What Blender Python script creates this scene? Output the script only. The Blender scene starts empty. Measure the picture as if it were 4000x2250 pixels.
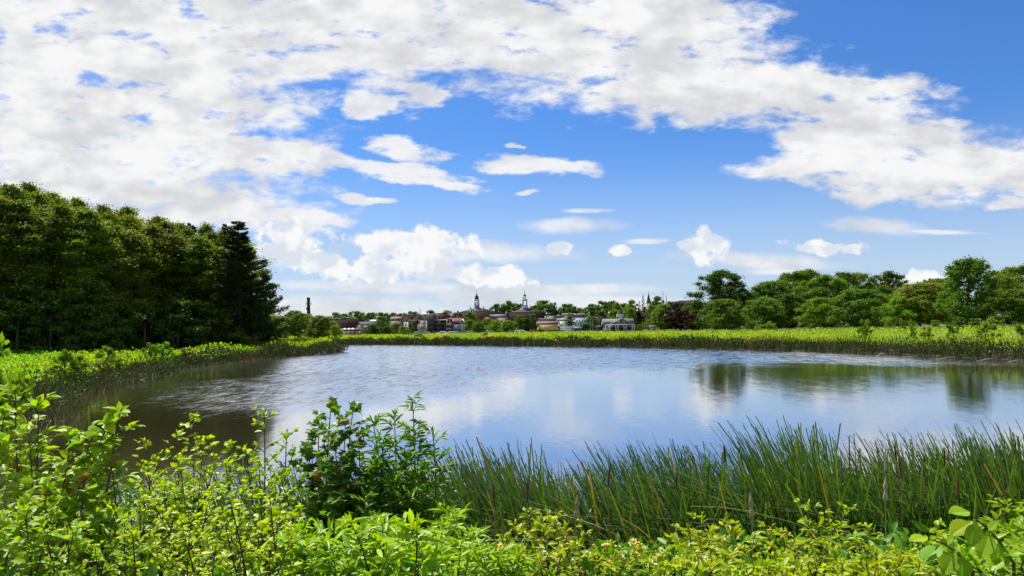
import bpy, math, numpy as np
from mathutils import Matrix, Vector
rng = np.random.default_rng(7)
S = bpy.context.scene
C = S.collection
D2R = math.radians
# ------------------------------------------------------------------ camera
F = 2889.0; CX = 2000.0; CY = 1285.0; ROLL = D2R(0.95); EYE = 3.0
cr, sr = math.cos(ROLL), math.sin(ROLL)
cd = bpy.data.cameras.new('camera'); cam = bpy.data.objects.new('camera', cd); C.objects.link(cam)
cd.sensor_width = 36.0; cd.lens = 36.0*F/4000.0; cd.clip_start = 0.1; cd.clip_end = 9000.0
cd.shift_y = (CY-1125.0)/4000.0
right = Vector((cr, 0, -sr)); up = Vector((sr, 0, cr)); back = right.cross(up)
m = Matrix((right, up, back)).transposed().to_4x4(); m.translation = Vector((0, 0, EYE))
cam.matrix_world = m
S.camera = cam
# ------------------------------------------------------------------ sun, exposure
SUN_AZ, SUN_EL = -34.0, 60.0
sd = bpy.data.lights.new('sun', 'SUN'); sun = bpy.data.objects.new('sun', sd); C.objects.link(sun)
sd.energy = 5.0; sd.angle = D2R(0.53); sd.color = (1.0, 0.955, 0.88)
sv = Vector((math.sin(D2R(SUN_AZ))*math.cos(D2R(SUN_EL)), math.cos(D2R(SUN_AZ))*math.cos(D2R(SUN_EL)), math.sin(D2R(SUN_EL))))
sun.rotation_euler = sv.to_track_quat('Z', 'Y').to_euler(); sun.location = (0, 0, 60)
S.view_settings.view_transform = 'Standard'; S.view_settings.look = 'None'
S.view_settings.exposure = 0.80; S.view_settings.gamma = 1.0; S.view_settings.use_curve_mapping = False
# ------------------------------------------------------------------ world: sky and clouds by direction
W = bpy.data.worlds.new('World'); S.world = W; W.use_nodes = True
nt = W.node_tree; nt.nodes.clear(); L = nt.links
def nd(tree, typ, **kw):
    n = tree.nodes.new(typ)
    for k, v in kw.items(): setattr(n, k, v)
    return n
def setin(tree, sock, v):
    if isinstance(v, bpy.types.NodeSocket): tree.links.new(v, sock)
    elif v is not None: sock.default_value = v
def mth(tree, op, a, b=None, c=None, clamp=False):
    n = nd(tree, 'ShaderNodeMath', operation=op, use_clamp=clamp)
    setin(tree, n.inputs[0], a); setin(tree, n.inputs[1], b)
    if c is not None: setin(tree, n.inputs[2], c)
    return n.outputs[0]
def sstep(tree, x, a, b, lo=0.0, hi=1.0):
    n = nd(tree, 'ShaderNodeMapRange', interpolation_type='SMOOTHSTEP')
    setin(tree, n.inputs[0], x); n.inputs[1].default_value = a; n.inputs[2].default_value = b
    n.inputs[3].default_value = lo; n.inputs[4].default_value = hi
    return n.outputs[0]
def mixc(tree, f, a, b, mode='MIX'):
    n = nd(tree, 'ShaderNodeMix', data_type='RGBA', blend_type=mode)
    setin(tree, n.inputs[0], f); setin(tree, n.inputs[6], a); setin(tree, n.inputs[7], b)
    return n.outputs[2]
def noise(tree, vec, scale, detail=4, rough=0.55, dist=0.0):
    n = nd(tree, 'ShaderNodeTexNoise'); n.noise_dimensions = '3D'
    if vec is not None: tree.links.new(vec, n.inputs['Vector'])
    n.inputs['Scale'].default_value = scale; n.inputs['Detail'].default_value = detail
    n.inputs['Roughness'].default_value = rough; n.inputs['Distortion'].default_value = dist
    return n.outputs['Fac'], n.outputs['Color']
def vmap(tree, vec, scale=(1,1,1), loc=(0,0,0), rot=(0,0,0), typ='POINT'):
    n = nd(tree, 'ShaderNodeMapping', vector_type=typ); tree.links.new(vec, n.inputs[0])
    n.inputs['Location'].default_value = loc; n.inputs['Rotation'].default_value = rot; n.inputs['Scale'].default_value = scale
    return n.outputs[0]
sky = nd(nt, 'ShaderNodeTexSky', sky_type='NISHITA'); sky.sun_disc = False
sky.sun_elevation = D2R(SUN_EL); sky.sun_rotation = D2R(SUN_AZ)
sky.altitude = 100; sky.air_density = 1.0; sky.dust_density = 0.6; sky.ozone_density = 2.0
tc = nd(nt, 'ShaderNodeTexCoord'); sep = nd(nt, 'ShaderNodeSeparateXYZ'); L.new(tc.outputs['Generated'], sep.inputs[0])
dx, dy, dz = sep.outputs
yy = mth(nt, 'MAXIMUM', dy, 0.05)
u = mth(nt, 'DIVIDE', dx, yy); v = mth(nt, 'DIVIDE', dz, yy)
# same 2-D chart as the list of cloud banks below: kilo-units about the world's +Y heading
ua = mth(nt, 'SUBTRACT', mth(nt, 'MULTIPLY', u, cr), mth(nt, 'MULTIPLY', v, sr))
va = mth(nt, 'ADD', mth(nt, 'MULTIPLY', u, sr), mth(nt, 'MULTIPLY', v, cr))
px = mth(nt, 'MULTIPLY_ADD', ua, F/1000, CX/1000)
py = mth(nt, 'MULTIPLY_ADD', va, -F/1000, CY/1000)
cmb = nd(nt, 'ShaderNodeCombineXYZ'); L.new(px, cmb.inputs[0]); L.new(py, cmb.inputs[1]); P = cmb.outputs[0]
# flat deck coordinates (for clouds that recede)
dk = mth(nt, 'ADD', mth(nt, 'MAXIMUM', dz, 0.0), 0.11)
cmb2 = nd(nt, 'ShaderNodeCombineXYZ'); L.new(mth(nt, 'DIVIDE', dx, dk), cmb2.inputs[0]); L.new(mth(nt, 'DIVIDE', dy, dk), cmb2.inputs[1]); DK = cmb2.outputs[0]
PS = vmap(nt, P, scale=(1.0, 2.2, 1.0), rot=(0, 0, D2R(-6)))
wf, wc = noise(nt, PS, 3.2, 5, 0.6)
wsub = nd(nt, 'ShaderNodeVectorMath', operation='SUBTRACT'); L.new(wc, wsub.inputs[0]); wsub.inputs[1].default_value = (.5, .5, .5)
wmul = nd(nt, 'ShaderNodeVectorMath', operation='MULTIPLY'); L.new(wsub.outputs[0], wmul.inputs[0]); wmul.inputs[1].default_value = (.30, .13, 0)
wadd = nd(nt, 'ShaderNodeVectorMath', operation='ADD'); L.new(P, wadd.inputs[0]); L.new(wmul.outputs[0], wadd.inputs[1]); PW = wadd.outputs[0]
wmul3 = nd(nt, 'ShaderNodeVectorMath', operation='MULTIPLY'); L.new(wsub.outputs[0], wmul3.inputs[0]); wmul3.inputs[1].default_value = (.09, .03, 0)
wadd3 = nd(nt, 'ShaderNodeVectorMath', operation='ADD'); L.new(P, wadd3.inputs[0]); L.new(wmul3.outputs[0], wadd3.inputs[1]); PL = wadd3.outputs[0]
def field(vec, ells):
    f = None
    for (cx, cy, rx, ry, rot) in ells:
        mp = vmap(nt, vec, scale=(rx, ry, 1), loc=(cx, cy, 0), rot=(0, 0, D2R(rot)), typ='TEXTURE')
        ln = nd(nt, 'ShaderNodeVectorMath', operation='LENGTH'); L.new(mp, ln.inputs[0])
        g = mth(nt, 'SUBTRACT', 1.0, ln.outputs['Value'])
        f = g if f is None else mth(nt, 'SMOOTH_MAX', f, g, 0.15)
    return f
big = [(.25,.35,1.1,.62,0),(1.15,.05,1.1,.30,6),(.35,.78,1.0,.14,2),(2.25,.08,.85,.36,6),(2.62,.30,.62,.19,6),(1.05,.60,.30,.10,10),
       (3.15,.37,.62,.125,2),(3.3,.50,.33,.20,10),(3.62,.62,.55,.165,8),(3.25,.62,.34,.07,-8),(3.45,.73,.38,.07,3),(4.15,.66,.45,.14,0)]
mid = [(1.45,.64,.50,.045,10),(1.72,.715,.25,.03,8),(1.46,.415,.22,.05,5),(1.66,.36,.13,.06,15),(1.55,.58,.18,.05,12),(2.12,.645,.36,.045,3),
       (1.22,.85,.22,.05,3),(1.42,.775,.17,.022,5),(3.95,.80,.14,.035,-3),(2.07,.762,.08,.016,0),(1.98,.56,.05,.012,5)]
low = [(1.12,.95,.16,.11,0),(1.27,1.03,.20,.065,22),(1.62,.95,.36,.07,2),(1.66,1.03,.13,.10,0),(1.47,1.05,.15,.075,0),(1.86,1.08,.16,.05,8),
       (2.02,1.085,.08,.055,10),(2.19,.972,.055,.03,0),(2.415,.98,.05,.028,0),(2.765,.965,.105,.075,10),(3.22,.965,.18,.035,2),(3.6,1.10,.14,.045,0)]
lens = [(2.22,.882,.26,.042,0),(2.28,.828,.14,.014,0),(2.52,.942,.15,.016,-1),(3.42,.882,.27,.046,4),(3.66,.906,.24,.014,2),(2.98,1.02,.46,.045,3),(3.05,1.06,.2,.02,0),(1.55,1.12,.65,.04,1),(2.2,1.13,.5,.03,0),(1.3,1.20,.75,.07,0),(2.0,1.16,.55,.06,2),(2.45,1.19,.4,.05,0),(1.75,.98,.6,.06,2)]
nA, _ = noise(nt, PS, 5.5, 8, 0.62, 0.2)
nB, _ = noise(nt, P, 11.0, 6, 0.6)
def thr(f, n, amp, a, b): return sstep(nt, mth(nt, 'ADD', f, mth(nt, 'MULTIPLY', mth(nt, 'SUBTRACT', n, 0.5), amp)), a, b)
cb = thr(field(PW, big), nA, 1.35, -0.08, 0.36)
nC, _ = noise(nt, vmap(nt, P, scale=(1.0, 2.4, 1), rot=(0, 0, D2R(-10)), loc=(3.1, .7, 0)), 4.6, 7, 0.62)
cb = mth(nt, 'MULTIPLY', cb, sstep(nt, nC, 0.54, 0.70, 1.0, 0.15))
cm = thr(field(PW, mid), nA, 2.2, 0.0, 0.5)
nB2, _ = noise(nt, vmap(nt, P, loc=(-.02, -.035, 0)), 5.5, 4, 0.5)
nB1, _ = noise(nt, P, 5.5, 4, 0.5)
rel = sstep(nt, mth(nt, 'SUBTRACT', nB2, nB1), -0.05, 0.09)
nL, _ = noise(nt, P, 12.0, 6, 0.55)
cl = thr(field(PL, low), nL, 2.3, 0.05, 0.40)
cn = thr(field(PL, lens), nA, 0.9, 0.05, 0.7)
front = mth(nt, 'MULTIPLY', sstep(nt, dy, 0.45, 0.62), sstep(nt, py, -0.35, -0.05))
gen, _ = noise(nt, DK, 0.55, 8, 0.6, 0.3)
cg = sstep(nt, gen, 0.45, 0.60)
cov = mth(nt, 'MAXIMUM', mth(nt, 'MAXIMUM', cb, mth(nt, 'MULTIPLY', cm, 0.92)), mth(nt, 'MAXIMUM', mth(nt, 'MULTIPLY', cl, 0.95), mth(nt, 'MULTIPLY', cn, 0.75)))
cov = mth(nt, 'ADD', mth(nt, 'MULTIPLY', cov, front), mth(nt, 'MULTIPLY', cg, mth(nt, 'SUBTRACT', 1.0, front)))
# cloud tone: white with soft grey undersides
PT = vmap(nt, P, scale=(1.0, 2.0, 1.0), rot=(0, 0, D2R(-8)))
t1, _ = noise(nt, PT, 3.2, 3, 0.45, 0.3)
t2, _ = noise(nt, PT, 9.0, 3, 0.5)
tone = mth(nt, 'ADD', mth(nt, 'MULTIPLY', t1, 0.60), mth(nt, 'MULTIPLY', t2, 0.40))
ccol = mixc(nt, sstep(nt, tone, 0.38, 0.66), (9.0, 9.0, 9.0, 1), (6.4, 6.55, 6.85, 1))
ccol = mixc(nt, mth(nt, 'MULTIPLY', cl, mth(nt, 'MULTIPLY', rel, 0.6)), mixc(nt, cl, ccol, (9.3, 9.3, 9.2, 1)), (5.4, 6.2, 7.6, 1))
# sky colour: nishita, richer blue as the picture shows it, pale towards the horizon
hs = nd(nt, 'ShaderNodeHueSaturation'); L.new(sky.outputs[0], hs.inputs['Color'])
hs.inputs['Saturation'].default_value = 1.10; hs.inputs['Value'].default_value = 1.0
skyc = mixc(nt, 1.0, hs.outputs[0], (0.48, 0.82, 1.27, 1), 'MULTIPLY')
hz = sstep(nt, dz, -0.02, 0.26, 1.0, 0.0)
skyc = mixc(nt, mth(nt, 'MULTIPLY', hz, 0.85), skyc, (6.0, 7.0, 8.3, 1))
col = mixc(nt, cov, skyc, ccol)
bg = nd(nt, 'ShaderNodeBackground'); bg.inputs['Strength'].default_value = 0.060; L.new(col, bg.inputs['Color'])
wo = nd(nt, 'ShaderNodeOutputWorld'); L.new(bg.outputs[0], wo.inputs[0])
try: W.cycles.sampling_method = 'MANUAL'; W.cycles.sample_map_resolution = 512
except Exception: pass
# ------------------------------------------------------------------ geometry helpers
def ray(x, y):
    a = (x-CX)/F; b = (CY-y)/F
    return a*cr+b*sr, -a*sr+b*cr                 # X and Z per metre of depth
def at(x, y, D):
    a, b = ray(x, y); return np.array((a*D, D, EYE+b*D))
def on_water(x, y, z=0.0):
    a, b = ray(x, y); D = (z-EYE)/b; return (a*D, D)
def hor(x): return CY-(x-CX)*math.tan(ROLL)
def smooth(x, a, b):
    t = np.clip((x-a)/(b-a), 0, 1); return t*t*(3-2*t)
def make_mesh(name, V, quads=None, tris=None, mats=(), shade=False):
    V = np.asarray(V, np.float32).reshape(-1, 3)
    q = np.asarray(quads if quads is not None else np.zeros((0, 4)), np.int32).reshape(-1, 4)
    t = np.asarray(tris if tris is not None else np.zeros((0, 3)), np.int32).reshape(-1, 3)
    me = bpy.data.meshes.new(name)
    me.vertices.add(len(V)); me.vertices.foreach_set('co', V.ravel())
    idx = np.concatenate([q.ravel(), t.ravel()]).astype(np.int32)
    me.loops.add(len(idx)); me.loops.foreach_set('vertex_index', idx)
    n = len(q)+len(t); me.polygons.add(n)
    ls = np.concatenate([np.arange(len(q))*4, len(q)*4+np.arange(len(t))*3]).astype(np.int32)
    me.polygons.foreach_set('loop_start', ls)
    for mt in mats: me.materials.append(mt)
    if shade: me.polygons.foreach_set('use_smooth', np.ones(n, bool))
    me.update(calc_edges=True)
    return me
def link(name, data, parent=None, loc=None):
    o = bpy.data.objects.new(name, data); C.objects.link(o)
    if parent is not None: o.parent = parent
    if loc is not None: o.location = loc
    return o
def tag(o, label=None, cat=None, group=None, kind=None):
    if label: o['label'] = label
    if cat: o['category'] = cat
    if group: o['group'] = group
    if kind: o['kind'] = kind
    return o
def empty(name, loc, label, cat, group=None, rz=0.0):
    o = link(name, None, None, tuple(float(c) for c in loc)); o.rotation_euler = (0, 0, rz); o.empty_display_size = 0.2
    return tag(o, label, cat, group)
class MB:
    def __init__(s): s.v = []; s.q = []; s.t = []; s.n = 0
    def add(s, V, q=None, t=None):
        V = np.asarray(V, float).reshape(-1, 3); s.v.append(V)
        if q is not None and len(q): s.q.append(np.asarray(q)+s.n)
        if t is not None and len(t): s.t.append(np.asarray(t)+s.n)
        s.n += len(V)
        return s
    def box(s, x0, x1, y0, y1, z0, z1):
        V = [(x0,y0,z0),(x1,y0,z0),(x1,y1,z0),(x0,y1,z0),(x0,y0,z1),(x1,y0,z1),(x1,y1,z1),(x0,y1,z1)]
        return s.add(V, [(0,3,2,1),(4,5,6,7),(0,1,5,4),(1,2,6,5),(2,3,7,6),(3,0,4,7)])
    def tube(s, pts, r, sides=6, cap=True):
        pts = np.asarray(pts, float); n = len(pts); r = np.broadcast_to(np.asarray(r, float), (n,))
        tg = np.gradient(pts, axis=0); tg /= np.linalg.norm(tg, axis=1)[:, None]+1e-9
        ref = np.array((0.31, 0.17, 0.93)) if abs(tg[0, 2]) < 0.9 else np.array((1.0, 0.1, 0.0))
        a = np.cross(tg, ref); a /= np.linalg.norm(a, axis=1)[:, None]+1e-9; b = np.cross(tg, a)
        th = np.arange(sides)*2*np.pi/sides
        V = pts[:, None, :]+r[:, None, None]*(a[:, None, :]*np.cos(th)[None, :, None]+b[:, None, :]*np.sin(th)[None, :, None])
        i = np.arange(n-1)[:, None]*sides; j = np.arange(sides)[None, :]; k = (j+1) % sides
        q = np.stack([i+j, i+k, i+k+sides, i+j+sides], -1).reshape(-1, 4)
        V = V.reshape(-1, 3); t = []
        if cap:
            V = np.vstack([V, pts[0], pts[-1]]); c0 = n*sides; c1 = c0+1
            t = [(c0, kk, jj) for jj, kk in zip(range(sides), list(range(1, sides))+[0])]+[(c1, (n-1)*sides+jj, (n-1)*sides+kk) for jj, kk in zip(range(sides), list(range(1, sides))+[0])]
        return s.add(V, q, t)
    def lathe(s, prof, cx=0, cy=0, sides=12):
        pts = np.array([(cx, cy, z) for r, z in prof]); r = np.array([p[0] for p in prof]); n = len(prof)
        th = np.arange(sides)*2*np.pi/sides+np.pi/sides
        V = pts[:, None, :]+r[:, None, None]*np.stack([np.cos(th), np.sin(th), th*0], -1)[None]
        i = np.arange(n-1)[:, None]*sides; j = np.arange(sides)[None, :]; k = (j+1) % sides
        q = np.stack([i+j, i+k, i+k+sides, i+j+sides], -1).reshape(-1, 4)
        return s.add(V.reshape(-1, 3), q)
    def prism(s, poly, y0, y1):                     # polygon in x,z extruded along y (convex)
        n = len(poly); V = [(x, y0, z) for x, z in poly]+[(x, y1, z) for x, z in poly]
        q = [(i, (i+1) % n, (i+1) % n+n, i+n) for i in range(n)]
        t = [(0, i+1, i) for i in range(1, n-1)]+[(n, n+i, n+i+1) for i in range(1, n-1)]
        return s.add(V, q, t)
    def mesh(s, name, mats=(), shade=False):
        V = np.vstack(s.v) if s.v else np.zeros((0, 3))
        q = np.vstack(s.q) if s.q else None; t = np.vstack(s.t) if s.t else None
        return make_mesh(name, V, q, t, mats, shade)
    def build(s, name, mat, parent=None, loc=None, shade=False, **kw):
        o = link(name, s.mesh(name, [mat], shade), parent, loc)
        return tag(o, **kw) if kw else o
def unit(a): return a/(np.linalg.norm(a, axis=-1, keepdims=True)+1e-9)
def basis(d, n):
    d = unit(d); x = unit(np.cross(d, n)); z = np.cross(x, d)
    return np.stack([x, d, z], axis=1)             # rows: x, y(dir), z(normal)
def scatter(tv, tq, tt, P, B, sc):
    """one joined array set: template (k,3) put at P (n,3) with bases B (n,3,3) and scale sc (n,) or (n,3)"""
    sc = np.asarray(sc, float); sc = sc[:, None] if sc.ndim == 1 else sc
    sc = np.broadcast_to(sc, (len(P), 3))
    V = np.einsum('nkj,nji->nki', tv[None]*sc[:, None, :], B)+P[:, None, :]
    k = len(tv); off = (np.arange(len(P))*k)[:, None, None]
    q = (off+np.asarray(tq)[None]).reshape(-1, 4) if len(tq) else None
    t = (off+np.asarray(tt)[None]).reshape(-1, 3) if len(tt) else None
    return V.reshape(-1, 3), q, t
# ------------------------------------------------------------------ materials
def newmat(name):
    mt = bpy.data.materials.new(name); mt.use_nodes = True; mt.node_tree.nodes.clear(); return mt, mt.node_tree
def leafmat(name, c1, c2, trans=0.45, tcol=None, rough=0.45, spec=0.35, patch=None, pscale=0.2, red=None, vr=.3):
    mt, t = newmat(name)
    g = nd(t, 'ShaderNodeNewGeometry'); oi = nd(t, 'ShaderNodeObjectInfo')
    r = mth(t, 'FRACT', mth(t, 'ADD', g.outputs['Random Per Island'], oi.outputs['Random']))
    base = mixc(t, r, (*c1, 1), (*c2, 1))
    if patch:
        pf, _ = noise(t, g.outputs['Position'], pscale, 4, 0.6)
        base = mixc(t, mth(t, 'MULTIPLY', sstep(t, pf, 0.50, 0.62), 0.85), base, (*patch, 1))
        pf2, _ = noise(t, g.outputs['Position'], pscale*2.3, 4, 0.65)
        base = mixc(t, mth(t, 'MULTIPLY', sstep(t, pf2, 0.52, 0.66), 0.8), base, (c1[0]*.4, c1[1]*.5, c1[2], 1))
    if red:
        base = mixc(t, sstep(t, r, 0.955, 0.96), base, (*red, 1))
    hsn = nd(t, 'ShaderNodeHueSaturation'); t.links.new(base, hsn.inputs['Color'])
    setin(t, hsn.inputs['Value'], mth(t, 'MULTIPLY_ADD', oi.outputs['Random'], vr, 1.0-vr*.45)); setin(t, hsn.inputs['Hue'], mth(t, 'MULTIPLY_ADD', mth(t, 'FRACT', mth(t, 'MULTIPLY', oi.outputs['Random'], 7.3)), .035, .484))
    b = hsn.outputs[0]
    df = nd(t, 'ShaderNodeBsdfDiffuse'); t.links.new(b, df.inputs[0])
    tr = nd(t, 'ShaderNodeBsdfTranslucent')
    tb = mixc(t, 1.0, b, (*(tcol or (1.35, 1.25, 0.35)), 1), 'MULTIPLY'); t.links.new(tb, tr.inputs[0])
    mx = nd(t, 'ShaderNodeMixShader'); mx.inputs[0].default_value = trans; t.links.new(df.outputs[0], mx.inputs[1]); t.links.new(tr.outputs[0], mx.inputs[2])
    gl = nd(t, 'ShaderNodeBsdfGlossy'); gl.inputs['Roughness'].default_value = rough; gl.inputs['Color'].default_value = (1, 1, 1, 1)
    lw = nd(t, 'ShaderNodeLayerWeight'); lw.inputs[0].default_value = .5
    frs = mth(t, 'MULTIPLY_ADD', mth(t, 'POWER', lw.outputs['Facing'], 4.0), .8, .05)
    m2 = nd(t, 'ShaderNodeMixShader'); setin(t, m2.inputs[0], mth(t, 'MULTIPLY', frs, spec)); t.links.new(mx.outputs[0], m2.inputs[1]); t.links.new(gl.outputs[0], m2.inputs[2])
    o = nd(t, 'ShaderNodeOutputMaterial'); t.links.new(m2.outputs[0], o.inputs[0]); return mt
def solid(name, c, rough=0.8, c2=None, scale=2.0, metal=0.0, spec=0.3, bump=0.0, stretch=(1, 1, 1)):
    mt, t = newmat(name); p = nd(t, 'ShaderNodeBsdfPrincipled')
    tcx = nd(t, 'ShaderNodeTexCoord'); mp = vmap(t, tcx.outputs['Object'], scale=stretch)
    f, _ = noise(t, mp, scale, 5, 0.6)
    c2 = c2 or tuple(x*0.72 for x in c)
    t.links.new(mixc(t, sstep(t, f, 0.3, 0.7), (*c, 1), (*c2, 1)), p.inputs['Base Color'])
    p.inputs['Roughness'].default_value = rough; p.inputs['Metallic'].default_value = metal; p.inputs['Specular IOR Level'].default_value = spec
    if bump:
        bn = nd(t, 'ShaderNodeBump'); bn.inputs['Strength'].default_value = bump; t.links.new(f, bn.inputs['Height']); t.links.new(bn.outputs[0], p.inputs['Normal'])
    o = nd(t, 'ShaderNodeOutputMaterial'); t.links.new(p.outputs[0], o.inputs[0]); return mt
M = {}
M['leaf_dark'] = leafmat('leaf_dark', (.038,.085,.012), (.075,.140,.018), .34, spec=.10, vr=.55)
M['leaf_wood'] = leafmat('leaf_wood', (.070,.125,.012), (.185,.235,.020), .40, spec=.10, vr=.55)
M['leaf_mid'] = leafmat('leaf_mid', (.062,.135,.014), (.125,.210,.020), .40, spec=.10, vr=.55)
M['leaf_bright'] = leafmat('leaf_bright', (.105,.215,.013), (.180,.285,.018), .44, spec=.10, vr=.55)
M['leaf_olive'] = leafmat('leaf_olive', (.105,.160,.020), (.160,.205,.028), .42, spec=.10, vr=.55)
M['leaf_pine'] = leafmat('leaf_pine', (.035,.072,.020), (.060,.105,.026), .22, (1.1,1.1,.6), spec=.10, vr=.55)
M['leaf_purple'] = leafmat('leaf_purple', (.040,.020,.018), (.060,.032,.022), .25, (1.3,.8,.6), spec=.10, vr=.55)
M['leaf_far'] = leafmat('leaf_far', (.055,.120,.028), (.095,.165,.034), .36, spec=.10, vr=.55)
M['meadow_leaf'] = leafmat('meadow_leaf', (.170,.340,.012), (.290,.420,.016), .50, (1.1,1.2,.2), patch=(.46,.42,.025), pscale=0.16, spec=.12)
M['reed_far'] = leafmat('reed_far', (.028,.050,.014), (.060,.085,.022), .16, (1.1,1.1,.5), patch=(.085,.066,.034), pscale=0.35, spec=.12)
M['reed_brown'] = leafmat('reed_brown', (.17,.115,.055), (.28,.20,.11), .2, (1,1,1))
M['reed'] = leafmat('reed', (.026,.075,.014), (.105,.175,.026), .35, (1.25,1.3,.4), rough=.32, spec=.55, red=(.24,.13,.03))
M['shrub_small'] = leafmat('shrub_small', (.240,.370,.008), (.420,.500,.012), .5, (1.2,1.2,.15), rough=.4, spec=.22)
M['shrub_willow'] = leafmat('shrub_willow', (.190,.340,.010), (.330,.460,.014), .48, (1.25,1.2,.18), rough=.4, spec=.22)
M['shrub_deep'] = leafmat('shrub_deep', (.060,.170,.010), (.130,.260,.014), .45, (1.3,1.3,.2), rough=.4, spec=.22)
M['shrub_gold'] = leafmat('shrub_gold', (.280,.380,.010), (.400,.460,.015), .5, (1.2,1.15,.15), rough=.4, spec=.2)
M['shrub_elm'] = leafmat('shrub_elm', (.200,.360,.016), (.310,.450,.022), .5, (1.25,1.2,.18), rough=.4, spec=.2)
M['red_leaf'] = leafmat('red_leaf', (.26,.17,.02), (.34,.26,.03), .45, (1.2,1,.4))
M['bark'] = solid('bark', (.065,.050,.038), .9, (.035,.028,.022), 3.0, bump=.4, stretch=(1, 1, .2))
M['bark_pale'] = solid('bark_pale', (.30,.27,.22), .85, (.14,.12,.10), 1.6)
M['twig'] = solid('twig', (.085,.060,.035), .8, (.045,.035,.025), 9)
M['twig_red'] = solid('twig_red', (.16,.06,.03), .7, (.10,.05,.03), 9)
M['straw'] = solid('straw', (.34,.24,.12), .8, (.22,.15,.08), 9)
M['cattail_brown'] = solid('cattail_brown', (.16,.07,.025), .95, (.11,.05,.02), 30, bump=.5)
M['cattail_fluff'] = solid('cattail_fluff', (.42,.33,.22), 1.0, (.28,.21,.14), 25, bump=.6)
M['flower'] = solid('flower', (.75,.42,.05), .8, (.70,.62,.22), 40)
M['flower_white'] = solid('flower_white', (.62,.60,.30), .8, (.45,.50,.15), 40)
M['brick'] = solid('brick', (.105,.028,.024), .9, (.075,.022,.020), 1.5)
M['brick_dark'] = solid('brick_dark', (.055,.019,.022), .9, (.038,.015,.018), 1.2)
M['brick_pale'] = solid('brick_pale', (.085,.055,.052), .9, (.062,.042,.040), 1.5)
M['white'] = solid('white', (.78,.78,.76), .6, (.66,.66,.64), 1.0)
M['cream'] = solid('cream', (.30,.27,.21), .8, (.28,.26,.20), .8)
M['tan'] = solid('tan', (.36,.27,.18), .8, (.30,.23,.15), .8)
M['yellow'] = solid('yellow', (.62,.42,.13), .8, (.55,.37,.12), .8)
M['grey'] = solid('grey', (.22,.23,.25), .8, (.17,.18,.20), .8)
M['greyblue'] = solid('greyblue', (.16,.18,.23), .8, (.13,.15,.19), .8)
M['blue'] = solid('blue', (.07,.13,.30), .7, (.055,.10,.24), .8)
M['lightblue'] = solid('lightblue', (.38,.47,.66), .7, (.32,.40,.58), .8)
M['roof_grey'] = solid('roof_grey', (.165,.15,.145), .85, (.125,.115,.11), 1.0)
M['roof_brown'] = solid('roof_brown', (.14,.11,.09), .9, (.15,.12,.10), 1.0)
M['roof_dark'] = solid('roof_dark', (.035,.035,.042), .8, (.025,.025,.03), 1.0)
M['roof_red'] = solid('roof_red', (.14,.028,.018), .85, (.15,.035,.025), 1.0)
M['roof_pale'] = solid('roof_pale', (.38,.38,.36), .6, (.42,.42,.40), .6)
M['copper'] = solid('copper', (.022,.060,.055), .6, (.015,.04,.04), 1.0)
M['slate_blue'] = solid('slate_blue', (.05,.08,.10), .7, (.04,.06,.08), 1.0)
M['glass'] = solid('glass', (.018,.022,.030), .12, (.012,.015,.02), 1.0, spec=.6)
M['door_brown'] = solid('door_brown', (.075,.035,.025), .7)
M['metal_dark'] = solid('metal_dark', (.05,.05,.055), .5, metal=.6)
M['wood_grey'] = solid('wood_grey', (.13,.11,.09), .85, (.09,.075,.06), 4)
M['driftwood'] = solid('driftwood', (.40,.33,.24), .9, (.26,.2,.14), 5)
M['asphalt'] = solid('asphalt', (.055,.055,.055), .9, (.045,.045,.045), .5)
M['car_white'] = solid('car_white', (.75,.76,.78), .25, (.72,.73,.75), 1.0, spec=.5)
M['car_silver'] = solid('car_silver', (.42,.45,.48), .25, (.40,.42,.45), 1.0, spec=.5)
M['car_dark'] = solid('car_dark', (.03,.035,.045), .25, (.025,.03,.04), 1.0, spec=.5)
M['car_blue'] = solid('car_blue', (.04,.09,.28), .25, (.035,.08,.25), 1.0, spec=.5)
M['car_red'] = solid('car_red', (.55,.03,.02), .25, (.5,.03,.02), 1.0, spec=.5)
M['tyre'] = solid('tyre', (.02,.02,.02), .8)
M['orange'] = solid('orange', (.62,.12,.03), .6)
# ------------------------------------------------------------------ pond outline and terrain
edge = [(150,1580),(330,1535),(450,1492),(560,1468),(680,1441),(820,1424),(950,1407),(1100,1394),(1220,1384),(1318,1375)]
near_l = [on_water(x, y) for x, y in edge]
tip = near_l[-1]
pond = [(-9.5,7.6),(-13.0,12.0),(-15.2,19.0),(-16.8,26.0)]+near_l+[(tip[0]-2.0,tip[1]+3.5),(tip[0]-10,tip[1]+12),(tip[0]-22,tip[1]+24)]
pond += [on_water(x, y) for x, y in [(1130,1348),(1320,1346),(1600,1346),(2000,1350),(2400,1354),(2850,1363),(3200,1371),(3500,1384),(3760,1397),(4000,1409)]]
lx, ly = pond[-1]
pond += [(lx+1,ly-8),(lx-1,ly-22),(lx-9,ly-33),(24,11.5),(14,9.2),(7,8.2),(2,7.8),(-4,7.4)]
pond = np.array(pond)
def pond_dist(X, Y):
    """signed distance to the shore, positive on land"""
    X = np.asarray(X, float); Y = np.asarray(Y, float); d = np.full(X.shape, 1e9); ins = np.zeros(X.shape, bool)
    n = len(pond)
    for i in range(n):
        x0, y0 = pond[i]; x1, y1 = pond[(i+1) % n]
        ex, ey = x1-x0, y1-y0; t = np.clip(((X-x0)*ex+(Y-y0)*ey)/(ex*ex+ey*ey), 0, 1)
        d = np.minimum(d, np.hypot(X-x0-t*ex, Y-y0-t*ey))
        c = ((y0 > Y) != (y1 > Y)); xi = x0+(Y-y0)/(ey if abs(ey) > 1e-9 else 1e-9)*ex
        ins ^= c & (X < xi)
    return np.where(ins, -d, d)
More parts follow.
